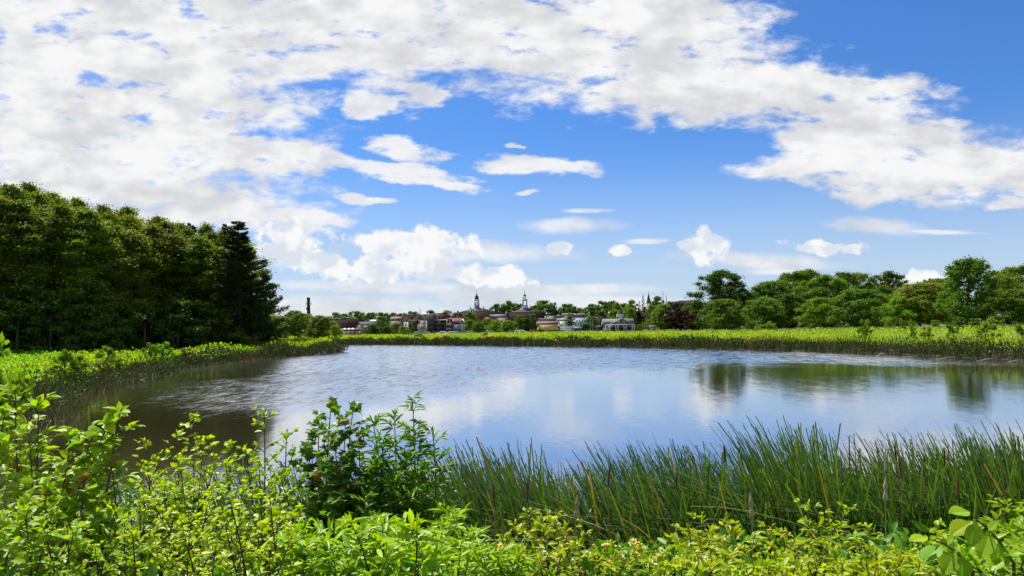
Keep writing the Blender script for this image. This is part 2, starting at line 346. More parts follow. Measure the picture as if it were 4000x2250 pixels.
def gz(X, Y):
    X = np.asarray(X, float); Y = np.asarray(Y, float)
    d = pond_dist(X, Y)
    nearf = smooth(Y, 22, 8)
    land = 0.12+0.95*smooth(d, 0, 45)+0.45*smooth(X, -25, -70)*smooth(d, 5, 60)+0.5*smooth(X, 40, 120)*smooth(d, 5, 80)
    land = land+6.5*smooth(Y, 480, 760)+16*smooth(Y, 800, 2500)
    bank = 0.1+np.minimum(1.35, np.maximum(d, 0)*0.30)
    z = land*(1-nearf)+bank*nearf
    z = z+0.05*np.sin(X*1.3+Y*0.7)*np.sin(Y*1.1)*smooth(d, 0, 3)
    return np.where(d > 0, z, np.maximum(-1.6, 0.1+d*0.28))
def gz1(x, y): return float(gz(np.array([x]), np.array([y]))[0])
def axis(dense0, dense1, step, far0, far1, g=1.13):
    a = list(np.arange(dense0, dense1+step/2, step)); s = step; x = dense1
    while x < far1: s *= g; x += s; a.append(x)
    s = step; x = dense0; b = []
    while x > far0: s *= g; x -= s; b.append(x)
    return np.array(b[::-1]+a)
ax = axis(-60, 70, 1.2, -3500, 3500); ay = axis(-2, 130, 1.0, -600, 5000)
GX, GY = np.meshgrid(ax, ay, indexing='ij'); GZ = gz(GX, GY)
nx_, ny_ = GX.shape; I = np.arange(nx_*ny_).reshape(nx_, ny_)
mt, t = newmat('ground')
g = nd(t, 'ShaderNodeNewGeometry'); f1, _ = noise(t, g.outputs['Position'], .18, 6, .65); f2, _ = noise(t, g.outputs['Position'], 2.2, 6, .7)
sp = nd(t, 'ShaderNodeSeparateXYZ'); t.links.new(g.outputs['Position'], sp.inputs[0])
c = mixc(t, sstep(t, f1, .35, .65), (.085,.135,.018,1), (.135,.165,.022,1))
c = mixc(t, mth(t, 'MULTIPLY', sstep(t, f2, .5, .7), .5), c, (.07,.06,.025,1))
c = mixc(t, sstep(t, sp.outputs[2], .35, .12), c, (.030,.024,.012,1))
pb = nd(t, 'ShaderNodeBsdfPrincipled'); t.links.new(c, pb.inputs['Base Color']); pb.inputs['Roughness'].default_value = .95
bn = nd(t, 'ShaderNodeBump'); bn.inputs['Strength'].default_value = .6; bn.inputs['Distance'].default_value = .1; t.links.new(f2, bn.inputs['Height']); t.links.new(bn.outputs[0], pb.inputs['Normal'])
o_ = nd(t, 'ShaderNodeOutputMaterial'); t.links.new(pb.outputs[0], o_.inputs[0]); M['ground'] = mt
me = make_mesh('ground', np.stack([GX, GY, GZ], -1), np.stack([I[:-1,:-1], I[1:,:-1], I[1:,1:], I[:-1,1:]], -1).reshape(-1, 4), None, [M['ground']], True)
tag(link('ground', me), 'grassy ground and banks around the pond', kind='structure')
# water
mt, t = newmat('pond_water')
g = nd(t, 'ShaderNodeNewGeometry'); pos = g.outputs['Position']; sp = nd(t, 'ShaderNodeSeparateXYZ'); t.links.new(pos, sp.inputs[0])
m1 = vmap(t, pos, scale=(.55, 2.3, 1), rot=(0, 0, D2R(6)))
r1, _ = noise(t, m1, 2.6, 3, .55, .4); r2, _ = noise(t, m1, 9.0, 3, .6, .3); r3, _ = noise(t, m1, .7, 2, .5)
wp, _ = noise(t, vmap(t, pos, scale=(.05, .03, 1)), 1.0, 4, .55, .5)
gustx = mth(t, 'MULTIPLY', mth(t, 'ADD', sp.outputs[0], 10.5), .090)
gusty = mth(t, 'MULTIPLY', mth(t, 'SUBTRACT', sp.outputs[1], 45.0), .056)
gl_ = mth(t, 'SQRT', mth(t, 'ADD', mth(t, 'MULTIPLY', gustx, gustx), mth(t, 'MULTIPLY', gusty, gusty)))
gust = sstep(t, mth(t, 'ADD', gl_, mth(t, 'MULTIPLY', mth(t, 'SUBTRACT', wp, .5), 1.2)), 1.15, .35)
far = sstep(t, mth(t, 'ADD', sp.outputs[1], mth(t, 'MULTIPLY', mth(t, 'SUBTRACT', wp, .5), 40)), 45, 62)
amp = mth(t, 'ADD', mth(t, 'MULTIPLY_ADD', far, .30, .045), mth(t, 'MULTIPLY', gust, .4))
hgt = mth(t, 'ADD', mth(t, 'ADD', r1, mth(t, 'MULTIPLY', r2, .30)), mth(t, 'MULTIPLY', r3, .4))
hgt = mth(t, 'MULTIPLY', hgt, amp)
rg, _ = noise(t, vmap(t, pos, scale=(2.3, .62, 1), rot=(0, 0, D2R(-5))), 1.0, 3, .6, .6)
rf, _ = noise(t, vmap(t, pos, scale=(1.5, .22, 1)), 1.0, 3, .6, .4)
hgt = mth(t, 'ADD', hgt, mth(t, 'ADD', mth(t, 'MULTIPLY', rg, mth(t, 'MULTIPLY', gust, 1.5)), mth(t, 'MULTIPLY', rf, mth(t, 'MULTIPLY', far, .5))))
bn = nd(t, 'ShaderNodeBump'); bn.inputs['Strength'].default_value = 1.0; bn.inputs['Distance'].default_value = .040; t.links.new(hgt, bn.inputs['Height'])
# facet slopes of the wind ripples (steeper on their southern faces)
def slope(vec, k, ax_, ay_):
    _, cc = noise(t, vec, k, 2, .55, .3); sp2 = nd(t, 'ShaderNodeSeparateColor'); t.links.new(cc, sp2.inputs[0])
    sx_ = mth(t, 'MULTIPLY', mth(t, 'SUBTRACT', sp2.outputs[0], .5), ax_); sy_ = mth(t, 'MULTIPLY', mth(t, 'SUBTRACT', sp2.outputs[1], .42), ay_)
    return sx_, sy_
sA = slope(vmap(t, pos, scale=(1.8, .50, 1)), 1.0, .10, .30); sB = slope(vmap(t, pos, scale=(4.5, 2.4, 1)), 1.0, .10, .26)
wamp = mth(t, 'MULTIPLY_ADD', far, .75, mth(t, 'MULTIPLY_ADD', gust, 1.0, .05), clamp=True)
slx = mth(t, 'MULTIPLY', mth(t, 'ADD', sA[0], sB[0]), wamp); sly = mth(t, 'MULTIPLY', mth(t, 'MAXIMUM', mth(t, 'ADD', sA[1], sB[1]), -.012), mth(t, 'MULTIPLY', wamp, -1.0))
cs_ = nd(t, 'ShaderNodeCombineXYZ'); t.links.new(slx, cs_.inputs[0]); t.links.new(sly, cs_.inputs[1])
va_ = nd(t, 'ShaderNodeVectorMath', operation='ADD'); t.links.new(bn.outputs[0], va_.inputs[0]); t.links.new(cs_.outputs[0], va_.inputs[1])
vn_ = nd(t, 'ShaderNodeVectorMath', operation='NORMALIZE'); t.links.new(va_.outputs[0], vn_.inputs[0]); WN = vn_.outputs[0]
df = nd(t, 'ShaderNodeBsdfDiffuse'); df.inputs[0].default_value = (.050,.043,.020,1)
gs = nd(t, 'ShaderNodeBsdfGlossy'); setin(t, gs.inputs['Roughness'], mth(t, 'MULTIPLY_ADD', far, .06, .03)); gs.inputs['Color'].default_value = (.97, .98, 1, 1); t.links.new(WN, gs.inputs['Normal'])
lw = nd(t, 'ShaderNodeLayerWeight'); lw.inputs[0].default_value = .5
fr_ = mth(t, 'MULTIPLY_ADD', mth(t, 'POWER', lw.outputs['Facing'], 1.8), .97, .03, clamp=True)
mxs = nd(t, 'ShaderNodeMixShader'); setin(t, mxs.inputs[0], fr_); t.links.new(df.outputs[0], mxs.inputs[1]); t.links.new(gs.outputs[0], mxs.inputs[2])
o_ = nd(t, 'ShaderNodeOutputMaterial'); t.links.new(mxs.outputs[0], o_.inputs[0]); M['water'] = mt
me = make_mesh('pond_water', [(-90,3,0),(90,3,0),(90,200,0),(-90,200,0)], [(0,1,2,3)], None, [mt])
tag(link('pond_water', me), 'pond water reflecting the sky', kind='structure')
# road / parking behind the far meadow
XS = np.linspace(-260, 330, 120)
def strip(name, y0, y1, dz, mat, label):
    V = []
    for x in XS:
        for k in range(5):
            y = y0+(y1-y0)*k/4; V.append((x, y, gz1(x, y)+dz))
    q = [(i*5+k, (i+1)*5+k, (i+1)*5+k+1, i*5+k+1) for i in range(len(XS)-1) for k in range(4)]
    tag(link(name, make_mesh(name, V, q, None, [mat])), label, kind='structure')
strip('parking_lot', 262, 288, .05, M['asphalt'], 'asphalt parking lot between meadow and town')
strip('footpath', 168, 170.5, .06, M['driftwood'], 'pale gravel footpath behind the meadow')
# ------------------------------------------------------------------ trees
QV = np.array([(0,0,0),(-.34,.5,.10),(0,1,-.05),(.34,.5,.10)]); QT = [(0,3,2),(0,2,1)]      # folded small leaf spray
def crown_mesh(name, r, h, w, z0, nc, per, leaf, prof='round', mat=None, flat=.55, wood=None):
    """trunk + limbs as one mesh, leaf sprays as another; crown spans z0..h with width w"""
    H = h-z0; u_ = r.random(nc)
    zc = u_**0.85
    def rad(s):
        if prof == 'round': return np.sqrt(np.clip(1-((s-.42)/.60)**2, 0.04, 1))
        if prof == 'oval': return np.sqrt(np.clip(1-((s-.46)/.58)**2, 0.04, 1))*.96
        if prof == 'column': return np.clip(np.minimum(1.0, (1.05-s)*2.6), .05, 1)*(.82+.18*np.sin(s*9))
        if prof == 'cone': return np.clip(1.02-s, .04, 1)*(.95)
        if prof == 'vase': return np.clip((.25+s*1.1), 0, 1)*np.sqrt(np.clip(1.06-s**3, .03, 1))
    az = r.random(nc)*2*np.pi; rr = (r.random(nc)**.42)*rad(zc)*(.80+.28*np.sin(az*3+zc*5))
    Pc = np.stack([np.cos(az)*rr*w/2, np.sin(az)*rr*w/2, z0+zc*H], -1)
    cs = (w*.10+.10*H*.35)*(70/max(nc,70))**.4*(.6+.8*r.random(nc))*(1-.35*zc)
    ids = np.repeat(np.arange(nc), per); n = len(ids)
    dirs = unit(r.normal(size=(n, 3))); q = np.clip(np.abs(r.normal(size=n))*.58, 0, 1.2)
    jit = (r.random(n) < .10)[:, None]*unit(r.normal(size=(n, 3)))*(w*.05)
    P_ = Pc[ids]+jit+dirs*q[:, None]*cs[ids][:, None]*np.array((1.15, 1.15, flat))
    outv = unit(Pc[ids]-np.array((0, 0, z0+H*.35)))
    nrm = unit(outv*.5+dirs*.6+np.array((0, 0, .55))+r.normal(size=(n, 3))*.5)
    dd = unit(outv*.6+r.normal(size=(n, 3))*.9+np.array((0, 0, -.15)))
    V, q_, t_ = scatter(QV, [], QT, P_, basis(dd, nrm), leaf*(.6+.8*r.random(n)))
    cm_ = make_mesh(name+'_crown', V, None, t_, [mat])
    mb = MB(); lean = r.normal(size=2)*.02*h
    tr = np.array([(0, 0, -.3), (lean[0]*.2, lean[1]*.2, h*.25), (lean[0], lean[1], h*.6), (lean[0]*1.2, lean[1]*1.2, h*.93)])
    r0 = .018*h+.06
    mb.tube(tr, [r0*1.25, r0*.85, r0*.5, r0*.12], 7)
    for i in r.permutation(nc)[:min(nc, 26)]:
        p = Pc[i]; s = np.clip((p[2]-z0)/H*.6+.15, .15, .9); zz = max(z0*.7, p[2]-.35*math.hypot(p[0], p[1])-.4); 
        b0 = np.array((lean[0]*s, lean[1]*s, min(zz, h*.88)))
        mid_ = (b0+p)/2+np.array((0, 0, -.06*h*.3))+r.normal(size=3)*.1
        mb.tube([b0, mid_, p], [r0*.32, r0*.2, .02], 4, False)
    tm = mb.mesh(name+'_trunk', [wood or M['bark']], True)
    return cm_, tm, float(np.percentile(V[:, 2], 99.7)), float(np.percentile(np.abs(V[:, :2]), 98.5)*2)
def conifer_mesh(name, r, h, w, z0, nb, needles, mat, sparse=False, droop=-.1):
    mb = MB(); mb.tube([(0,0,-.3),(0,0,h*.5),(0,0,h)], [.016*h+.05, .010*h+.03, .015], 7)
    PP = []; DD = []
    for i in range(nb):
        s = ((i+r.random())/nb)**.85; z = z0+(h-z0)*s*.985; a = r.random()*2*np.pi
        Lb = w/2*(1-s)**.72*(.65+.5*r.random())+.25
        k = np.linspace(0, 1, 6); dirv = np.array((math.cos(a), math.sin(a)))
        zz = z+Lb*(droop*k+.16*k**3*2)
        pts = np.stack([dirv[0]*Lb*k, dirv[1]*Lb*k, zz], -1)
        mb.tube(pts, np.linspace(.035+.012*Lb, .008, 6), 4, False)
        m_ = int(needles*(Lb/(w/2)+.15)) if not sparse else int(needles*.06)
        kk = r.random(m_)**.7*.92+.08
        p = np.stack([np.interp(kk, k, pts[:, j]) for j in range(3)], -1)
        side = np.array((-dirv[1], dirv[0], 0))
        p = p+side*(r.normal(size=m_)*.20*Lb*(1.1-kk))[:, None]+np.array((0, 0, 1))*(r.normal(size=m_)*.05*Lb+.04)[:, None]
        PP.append(p); DD.append(unit(np.array((dirv[0], dirv[1], .25))+side*r.normal(size=m_)[:, None]*.8+r.normal(size=(m_, 3))*.25))
    P_ = np.vstack(PP); Dd = np.vstack(DD); n = len(P_)
    nrm = unit(np.array((0, 0, 1.0))+r.normal(size=(n, 3))*.5)
    V, _, t_ = scatter(QV*np.array((.55, 1, 1)), [], QT, P_, basis(Dd, nrm), (.42 if h > 12 else .34)*(.6+.8*r.random(n)))
    return make_mesh(name+'_crown', V, None, t_, [mat]), mb.mesh(name+'_trunk', [M['bark']], True), h, w
rt = np.random.default_rng(11)
TM = {'wood': [crown_mesh('wood%d' % i, rt, 20, 8.5, 1.0, 150, 300, .24, 'column', M['leaf_wood'], .8) for i in range(4)],
      'under': [crown_mesh('under%d' % i, rt, 7, 6.5, .2, 34, 170, .34, 'oval', M['leaf_dark'], .6) for i in range(2)],
      'round': [crown_mesh('round%d' % i, rt, 14, 13, 1.6, 170, 230, .30, 'round', M['leaf_mid'], .75) for i in range(4)],
      'low': [crown_mesh('low%d' % i, rt, 10, 10, .2, 150, 220, .25, 'oval', M['leaf_mid'], .8) for i in range(3)],
      'vase': [crown_mesh('vase%d' % i, rt, 16, 13, 4.0, 85, 240, .36, 'vase', M['leaf_mid'], .7) for i in range(2)],
      'column': [crown_mesh('column%d' % i, rt, 12, 6, .8, 45, 150, .32, 'column', M['leaf_mid'], .6) for i in range(2)],
      'cone': [crown_mesh('cone%d' % i, rt, 10, 7, .3, 50, 170, .32, 'cone', M['leaf_purple'], .5) for i in range(1)],
      'bush': [crown_mesh('bush%d' % i, rt, 2.4, 3.0, .05, 30, 75, .20, 'oval', M['leaf_bright'], .6) for i in range(3)],
      'far': [crown_mesh('far%d' % i, rt, 13, 11, .1, 60, 80, .62, 'round', M['leaf_far'], .6) for i in range(4)],
      'pine': [conifer_mesh('pine%d' % i, rt, 22, 11, 1.5, 130, 330, M['leaf_pine']) for i in range(2)],
      'spruce': [conifer_mesh('spruce%d' % i, rt, 18, 6, 1.0, 90, 60, M['leaf_pine'], droop=-.25) for i in range(1)],
      'dead': [conifer_mesh('dead', rt, 16, 5, 5.0, 60, 60, M['leaf_pine'], sparse=True)]}
def tree(X, Y, h, w, kind, mat, label, group=None, name='tree', rz=None, cat='tree', wood=None, zb=None):
    cmesh, tmesh, h0, w0 = TM[kind][int(rt.integers(len(TM[kind])))]
    z = gz1(X, Y) if zb is None else zb
    e = empty(name, (X, Y, z), label, cat, group, rt.random()*6.28 if rz is None else rz)
    e.scale = (w/w0, w/w0, h/h0)
    tr_ = link('trunk', tmesh, e); cw = link('crown', cmesh, e)
    if mat:
        cw.material_slots[0].link = 'OBJECT'; cw.material_slots[0].material = M[mat]
    if wood:
        tr_.material_slots[0].link = 'OBJECT'; tr_.material_slots[0].material = M[wood]
    return e
def tree_px(x, ytop, D, wpx, kind, mat, label, group=None, name='tree', **kw):
    p = at(x, ytop, D); z = gz1(p[0], D)
    return tree(p[0], D, p[2]-z, wpx/F*D, kind, mat, label, group, name, **kw)
# the tall wood left of the pond: profile of its top, three rows deep
topx = np.array([-260,0,200,400,600,740,860,960,1010]); topy = np.array([690,712,745,800,848,878,900,900,905])
WOODN = {}; ORD = 'first second third fourth fifth sixth seventh eighth ninth tenth eleventh twelfth thirteenth fourteenth fifteenth sixteenth seventeenth eighteenth nineteenth twentieth'.split()
gw = 'tall trees of the dense wood left of the pond'
for row, (dD, off) in enumerate([(0, 0), (9, 45), (19, 20)]):
    xs = np.arange(-190+off, 960, 88 if row == 0 else 96)
    for x in xs:
        x = x+rt.uniform(-14, 14); D = 84+22*max(0, x)/1000+dD+rt.uniform(-2, 2)
        yt = np.interp(x, topx, topy)+(rt.uniform(35, 85), rt.uniform(12, 36), rt.uniform(-8, 22))[row]
        cnt_w = len(WOODN.setdefault(row, [])); WOODN[row].append(1); lab = 'broadleaf tree, %s from the left in the front row of the wood' % ORD[cnt_w] if row == 0 else 'broadleaf tree in the %s row of the dense wood' % ('front', 'middle', 'rear')[row]
        tree_px(x, yt, D, rt.uniform(215, 270)*(92/D), 'wood', 'leaf_wood', lab, gw+', %s row' % ('front', 'second', 'rear')[row], 'broadleaf_tree')
tree_px(930, 858, 99, 370, 'pine', 'leaf_pine', 'tall dark pine with layered branches at the right end of the wood', name='pine_tree', rz=.5)
tree_px(885, 872, 113, 230, 'pine', 'leaf_pine', 'dark pine top showing just left of the tallest end pine of the wood', name='pine_tree', rz=2.0)
tree_px(745, 868, 118, 180, 'pine', 'leaf_pine', 'pine whose tip pokes above the broadleaf crowns inside the wood', name='pine_tree', rz=2.0)
tree_px(1040, 1075, 106, 110, 'column', 'leaf_dark', 'slim lower tree at the foot of the end pine', name='broadleaf_tree')
for i, (x, yt, w) in enumerate([(60,1170,210),(190,1130,200),(300,1190,200),(-60,1150,220),(430,1180,190),(560,1190,180),(690,1170,170),(800,1180,170),(900,1190,150),(985,1180,130)]):
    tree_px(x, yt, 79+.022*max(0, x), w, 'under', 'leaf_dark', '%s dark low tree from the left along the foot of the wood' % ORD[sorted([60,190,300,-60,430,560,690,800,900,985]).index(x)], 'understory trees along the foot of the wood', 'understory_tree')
# trees between the wood and the town
L_ = [(1085,1238,200,70,'low','leaf_bright','bright green tree just right of the dark wood'),
 (1150,1214,195,78,'vase','leaf_mid','taller loose-crowned green tree left of the smokestack'),
 (1190,1226,205,80,'low','leaf_bright','full bright green tree directly below the smokestack'),
 (1250,1234,200,98,'low','leaf_olive','broad rounded olive tree right of the smokestack'),
 (1308,1272,190,40,'low','leaf_bright','small light green tree left of the brown roofed low building'),
 (1490,1238,245,50,'low','leaf_mid','green tree in front of the pale metal roof'),
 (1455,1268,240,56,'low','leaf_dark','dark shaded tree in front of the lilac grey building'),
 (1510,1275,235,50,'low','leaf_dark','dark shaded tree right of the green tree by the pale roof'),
 (1545,1263,240,34,'low','leaf_mid','small green tree below the tan gabled hall'),
 (1577,1276,232,40,'low','leaf_bright','low bright round tree beside the brick rear walls'),
 (1603,1264,250,24,'column','leaf_olive','thin brownish tree against the dark brick wall'),
 (1838,1219,330,50,'round','leaf_mid','tall green tree in front of the first cupola hall'),
 (1836,1249,290,46,'low','leaf_bright','bright tree at the left foot of the first cupola hall'),
 (1868,1258,285,44,'low','leaf_mid','round tree below the middle of the first cupola hall'),
 (1905,1245,320,52,'low','leaf_olive','dull green tree below the right side of the first cupola hall'),
 (1935,1250,280,52,'low','leaf_bright','spreading bright tree left of the cream gabled house'),
 (1982,1252,275,54,'low','leaf_bright','low bright spreading tree between the two cupola halls'),
 (2034,1231,300,48,'round','leaf_mid','broad green tree in front of the steepled brick hall'),
 (2055,1243,296,40,'round','leaf_dark','darker tree tucked between the two trees before the steepled hall'),
 (2078,1226,300,38,'column','leaf_mid','upright oval tree at the right of the steepled hall'),
 (2171,1260,270,28,'column','leaf_mid','small upright tree at the right end of the yellow building'),
 (2226,1234,290,38,'column','leaf_mid','columnar green tree in front of the white store'),
 (2308,1236,300,60,'round','leaf_mid','rounded tree in front of the long pale blue building'),
 (2290,1264,270,54,'low','leaf_dark','low dark tree left of the gazebo'),
 (2148,1285,235,34,'bush','leaf_olive','low bush at the base of the yellow building'),
 (2104,1283,235,30,'bush','leaf_olive','low bush left of the yellow building base'),
 (2494,1214,255,46,'cone','leaf_purple','narrow purple-leaved tree right of the pavilion'),
 (2520,1262,235,46,'bush','leaf_mid','round green bush by the red-orange disc'),
 (2512,1150,440,22,'spruce','leaf_pine','narrow dark spruce left of the church spire'),
 (2497,1174,430,22,'spruce','leaf_pine','shorter spruce just left of the narrow dark spruce'),
 (2466,1172,430,50,'far','leaf_mid','loose crowned tree above the right end of the pavilion'),
 (2460,1203,320,56,'low','leaf_bright','bright yellow-green tree behind the pavilion roof'),
 (2398,1213,320,50,'low','leaf_bright','bright tree behind the left part of the pavilion'),
 (2408,1182,400,44,'far','leaf_olive','yellowish tree behind the pavilion cupola'),
 (2518,1200,330,36,'column','leaf_dark','dark upright tree below the church spire'),
 (2566,1158,420,56,'far','leaf_mid','tree right of the church spire'),
 (2546,1194,300,46,'round','leaf_mid','green tree below the church spire'),
 (2590,1190,268,84,'low','leaf_olive','big rounded olive tree left of the large purple tree'),
 (2588,1136,460,16,'dead',None,'bare dead conifer standing above the trees right of the spire'),
 (2602,1152,450,12,'spruce','leaf_pine','tiny dark conifer tip right of the dead conifer'),
 (2625,1178,420,60,'far','leaf_mid','tree crown beside the hilltop building'),
 (2655,1184,262,92,'low','leaf_purple','large dark purple copper beech'),
 (2700,1226,256,56,'low','leaf_purple','smaller purple tree right of the large copper beech'),
 (2718,1188,275,70,'low','leaf_bright','bright yellow-green tree left of the tall dark oak'),
 (2755,1215,262,50,'low','leaf_mid','narrow green tree under the left side of the tall oak'),
 (2822,1060,215,205,'round','leaf_dark','tallest dark oak standing above the right-hand trees'),
 (2828,1170,185,132,'low','leaf_mid','dense rounded tree in front of the tall dark oak'),
 (2925,1150,225,90,'round','leaf_olive','olive tree filling the gap right of the tall dark oak'),
 (3018,1100,215,160,'round','leaf_mid','wide green tree right of the gap beside the oak'),
 (3100,1064,225,150,'round','leaf_mid','high green crown in the middle of the right-hand trees'),
 (3152,1056,235,90,'vase','leaf_mid','open crowned tree with sky showing through its top'),
 (2990,1165,190,130,'low','leaf_mid','lower tree in front of the wide green tree'),
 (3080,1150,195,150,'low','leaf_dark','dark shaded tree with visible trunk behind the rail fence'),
 (3232,1078,200,190,'round','leaf_mid','broad fresh green maple in the middle of the right bank'),
 (3292,1066,215,110,'round','leaf_mid','tall tree right of the broad fresh green maple'),
 (3200,1165,180,120,'low','leaf_bright','bright low limbs of a tree under the broad maple'),
 (3345,1068,235,100,'vase','leaf_mid','loose feathery tree top left of the distant oak'),
 (3350,1132,172,170,'low','leaf_mid','dark rounded tree behind the small reddish sapling'),
 (3465,1064,290,140,'round','leaf_dark','distant dark oak with flat spreading crown'),
 (3450,1118,240,100,'round','leaf_mid','mid green tree under the distant dark oak'),
 (3545,1118,250,120,'round','leaf_olive','pale hazy tree between the oak and the birch'),
 (3430,1150,190,110,'low','leaf_mid','shaded tree left of the large birch'),
 (3590,1108,182,190,'round','leaf_olive','large birch with pale forked trunk'),
 (3520,1160,178,120,'low','leaf_bright','yellow-green lower tree left of the large birch'),
 (3650,1106,200,130,'round','leaf_olive','olive tree between the birch and the tall maple'),
 (3780,1014,158,180,'oval_','leaf_mid','tall oval maple towering near the right edge'),
 (3905,1078,215,110,'round','leaf_olive','light olive tree right of the tall maple'),
 (3985,1040,225,190,'round','leaf_mid','big rounded tree at the right edge of the picture'),
 (3960,1132,150,150,'low','leaf_mid','lower dense tree at the right edge in front'),
 (4090,1060,170,190,'round','leaf_mid','tree just past the right edge behind the low dense tree'),
]
TM['oval_'] = TM['low']
for (x, yt, D, w, k, mt_, lab) in L_:
    nm = {'dead': 'dead_conifer', 'spruce': 'spruce_tree', 'bush': 'bush', 'cone': 'purple_tree'}.get(k, 'broadleaf_tree')
    if mt_ == 'leaf_purple': nm = 'purple_tree'
    tree_px(x, yt, D, w*1.25, k, mt_, lab, None, nm, cat='bush' if k == 'bush' else 'tree', wood='bark_pale' if 'birch with' in lab else None)
# skyline trees behind the town and hill
gsk = 'skyline trees behind the town'
B_ = [(1100,1240,480,60),(1065,1235,470,60),(1225,1236,560,50),(1260,1240,560,40),(1285,1236,560,36),(1312,1221,480,42),(1345,1226,500,34),(1385,1216,500,52),(1420,1222,520,30),(1441,1222,520,26),(1458,1221,520,26),(1485,1221,500,38),
 (1508,1223,500,26),(1535,1222,520,36),(1560,1225,520,28),(1578,1223,540,22),(1603,1216,500,28),(1624,1218,500,26),(1682,1213,520,40),(1745,1213,540,36),(1780,1222,520,24),(1788,1214,580,10),
 (1945,1188,590,44),(1964,1190,590,34),(1983,1176,590,40),(2010,1186,600,36),(2032,1188,600,36),(2078,1196,600,26),(2096,1197,600,30),(2124,1174,560,66),(2150,1190,560,30),(2190,1204,560,26),(2213,1188,560,46),(2228,1188,565,30),(2246,1198,560,24),(2262,1203,560,26),(2278,1208,560,24),
 (2314,1188,520,42),(2320,1198,480,62),(2352,1176,520,40),(2374,1180,510,36),(2392,1176,500,40),(2440,1186,520,40),(2345,1215,440,40),(2640,1180,520,70),(2690,1190,420,80),(2720,1176,430,60),(2900,1135,420,90),(2960,1128,420,70),(3000,1120,420,80),(3400,1110,420,120),(3640,1092,380,100),(3700,1090,380,90),(3880,1060,380,90)]
SKN = {}
def skylab(x):
    for hi, nm in ((1240,'behind the smokestack'),(1400,'behind the long brick mill'),(1520,'behind the pale metal roof'),(1660,'behind the brick rear blocks'),(1800,'left of the cupola hall'),(2045,'between cupola hall and steeple'),(2160,'right of the steeple'),(2300,'above the pale blue terrace'),(2420,'left of the pavilion belvedere'),(2800,'around the church spire'),(3200,'behind the middle of the right bank'),(9999,'behind the right end of the right bank')):
        if x < hi: break
    k = SKN.get(nm, 0); SKN[nm] = k+1
    return '%s tree from the left on the skyline %s' % (ORD[k], nm)
for i, (x, yt, D, w) in enumerate(sorted(B_)):
    tree_px(x, yt, D, w*1.75, 'far', ['leaf_far', 'leaf_mid', 'leaf_far', 'leaf_olive'][i % 4] if x < 2300 else 'leaf_far', skylab(x), gsk, 'skyline_tree')
tree_px(2168, 1178, 520, 40, 'pine', 'leaf_pine', 'dark pine on the skyline right of the steepled hall', name='pine_tree')
tree_px(1640, 1200, 480, 20, 'dead', None, 'thin bare tree above the brick blocks', name='dead_tree')
# far wooded hill closing the horizon
n = 5200; X = rt.uniform(-1500, 1900, n); Y = rt.uniform(800, 1300, n); Z = gz(X, Y)
cnt = 26; ids = np.repeat(np.arange(n), cnt); dr = unit(rt.normal(size=(n*cnt, 3))); P_ = np.stack([X, Y, Z+4], -1)[ids]+dr*np.array((7, 7, 5.5))*(rt.random((n*cnt, 1))**.5)
V, _, t_ = scatter(QV, [], QT, P_, basis(rt.normal(size=(n*cnt, 3)), dr+np.array((0, 0, .6))), np.full(n*cnt, 2.6))
tag(link('distant_wood', make_mesh('distant_wood', V, None, t_, [M['leaf_far']])), 'far wooded rise closing the horizon', kind='stuff')
# hedge bushes along the right bank and behind the fence
for i, (x, yt, D, w, mt_, lab) in enumerate([
 (2925,1243,160,30,'leaf_mid','upright bush left of the low hedge under the oak'),(2965,1266,158,40,'leaf_bright','low bright bush behind the rail fence under the wide tree'),(3010,1256,158,46,'leaf_bright','rounded bright bush behind the rail fence'),
 (3475,1247,150,46,'leaf_mid','dull green bush behind the fence left of the birch'),(3525,1246,148,44,'leaf_bright','bright bush under the left side of the birch'),(3560,1248,146,26,'leaf_bright','small yellow bush under the birch'),(3655,1250,146,44,'leaf_bright','leafy bush right of the birch trunk'),
 (3745,1238,140,56,'leaf_mid','tall shrub under the tall maple'),(3810,1244,140,52,'leaf_mid','rounded shrub right of the maple trunk'),(3880,1242,140,70,'leaf_bright','bright rounded shrub by the house at right'),(3970,1256,140,60,'leaf_dark','dark bush under the right edge tree'),
 (3378,1250,88,56,'leaf_bright','leafy sapling with reddish tips standing in the right meadow'),(3560,1268,86,34,'leaf_bright','small yellow-green shrub in the right meadow'),(3720,1262,82,50,'leaf_bright','shrub rising from the meadow left of the tall reeds'),(3850,1258,80,80,'leaf_bright','wide shrub in the meadow near the right edge'),(3990,1268,70,90,'leaf_bright','bright shrub on the bank at the right edge'),(3620,1278,82,50,'leaf_olive','pale yellow-green shrub in the right meadow'),
 (985,1308,96,80,'leaf_olive','rounded shrub at the end of the left meadow'),(1080,1316,105,60,'leaf_bright','bright low shrub beside the left point'),(640,1330,60,80,'leaf_bright','bright weedy shrub in the middle of the left meadow'),(590,1332,62,60,'leaf_olive','pale flowering shrub in the left meadow'),
 (420,1345,48,90,'leaf_bright','small bright shrub in the left meadow in front of the dark wood'),(-30,1318,19,240,'leaf_bright','bright tall shrub cut by the left edge'),(1638,1300,172,46,'leaf_bright','vine-covered green mound on the far shore'),(1895,1296,172,26,'leaf_bright','bright tuft on the far meadow edge'),(860,1345,85,60,'leaf_bright','light green shrub left of the rounded shrub'),
 (250,1362,40,120,'leaf_bright','low leafy clump in the near left meadow'),(730,1352,68,60,'leaf_olive','dull clump near the left shore')]):
    if x < 1000: w *= 1.15; yt += 8
    e = tree_px(x, yt, D, w, 'bush', mt_, lab, None, 'bush', cat='bush')
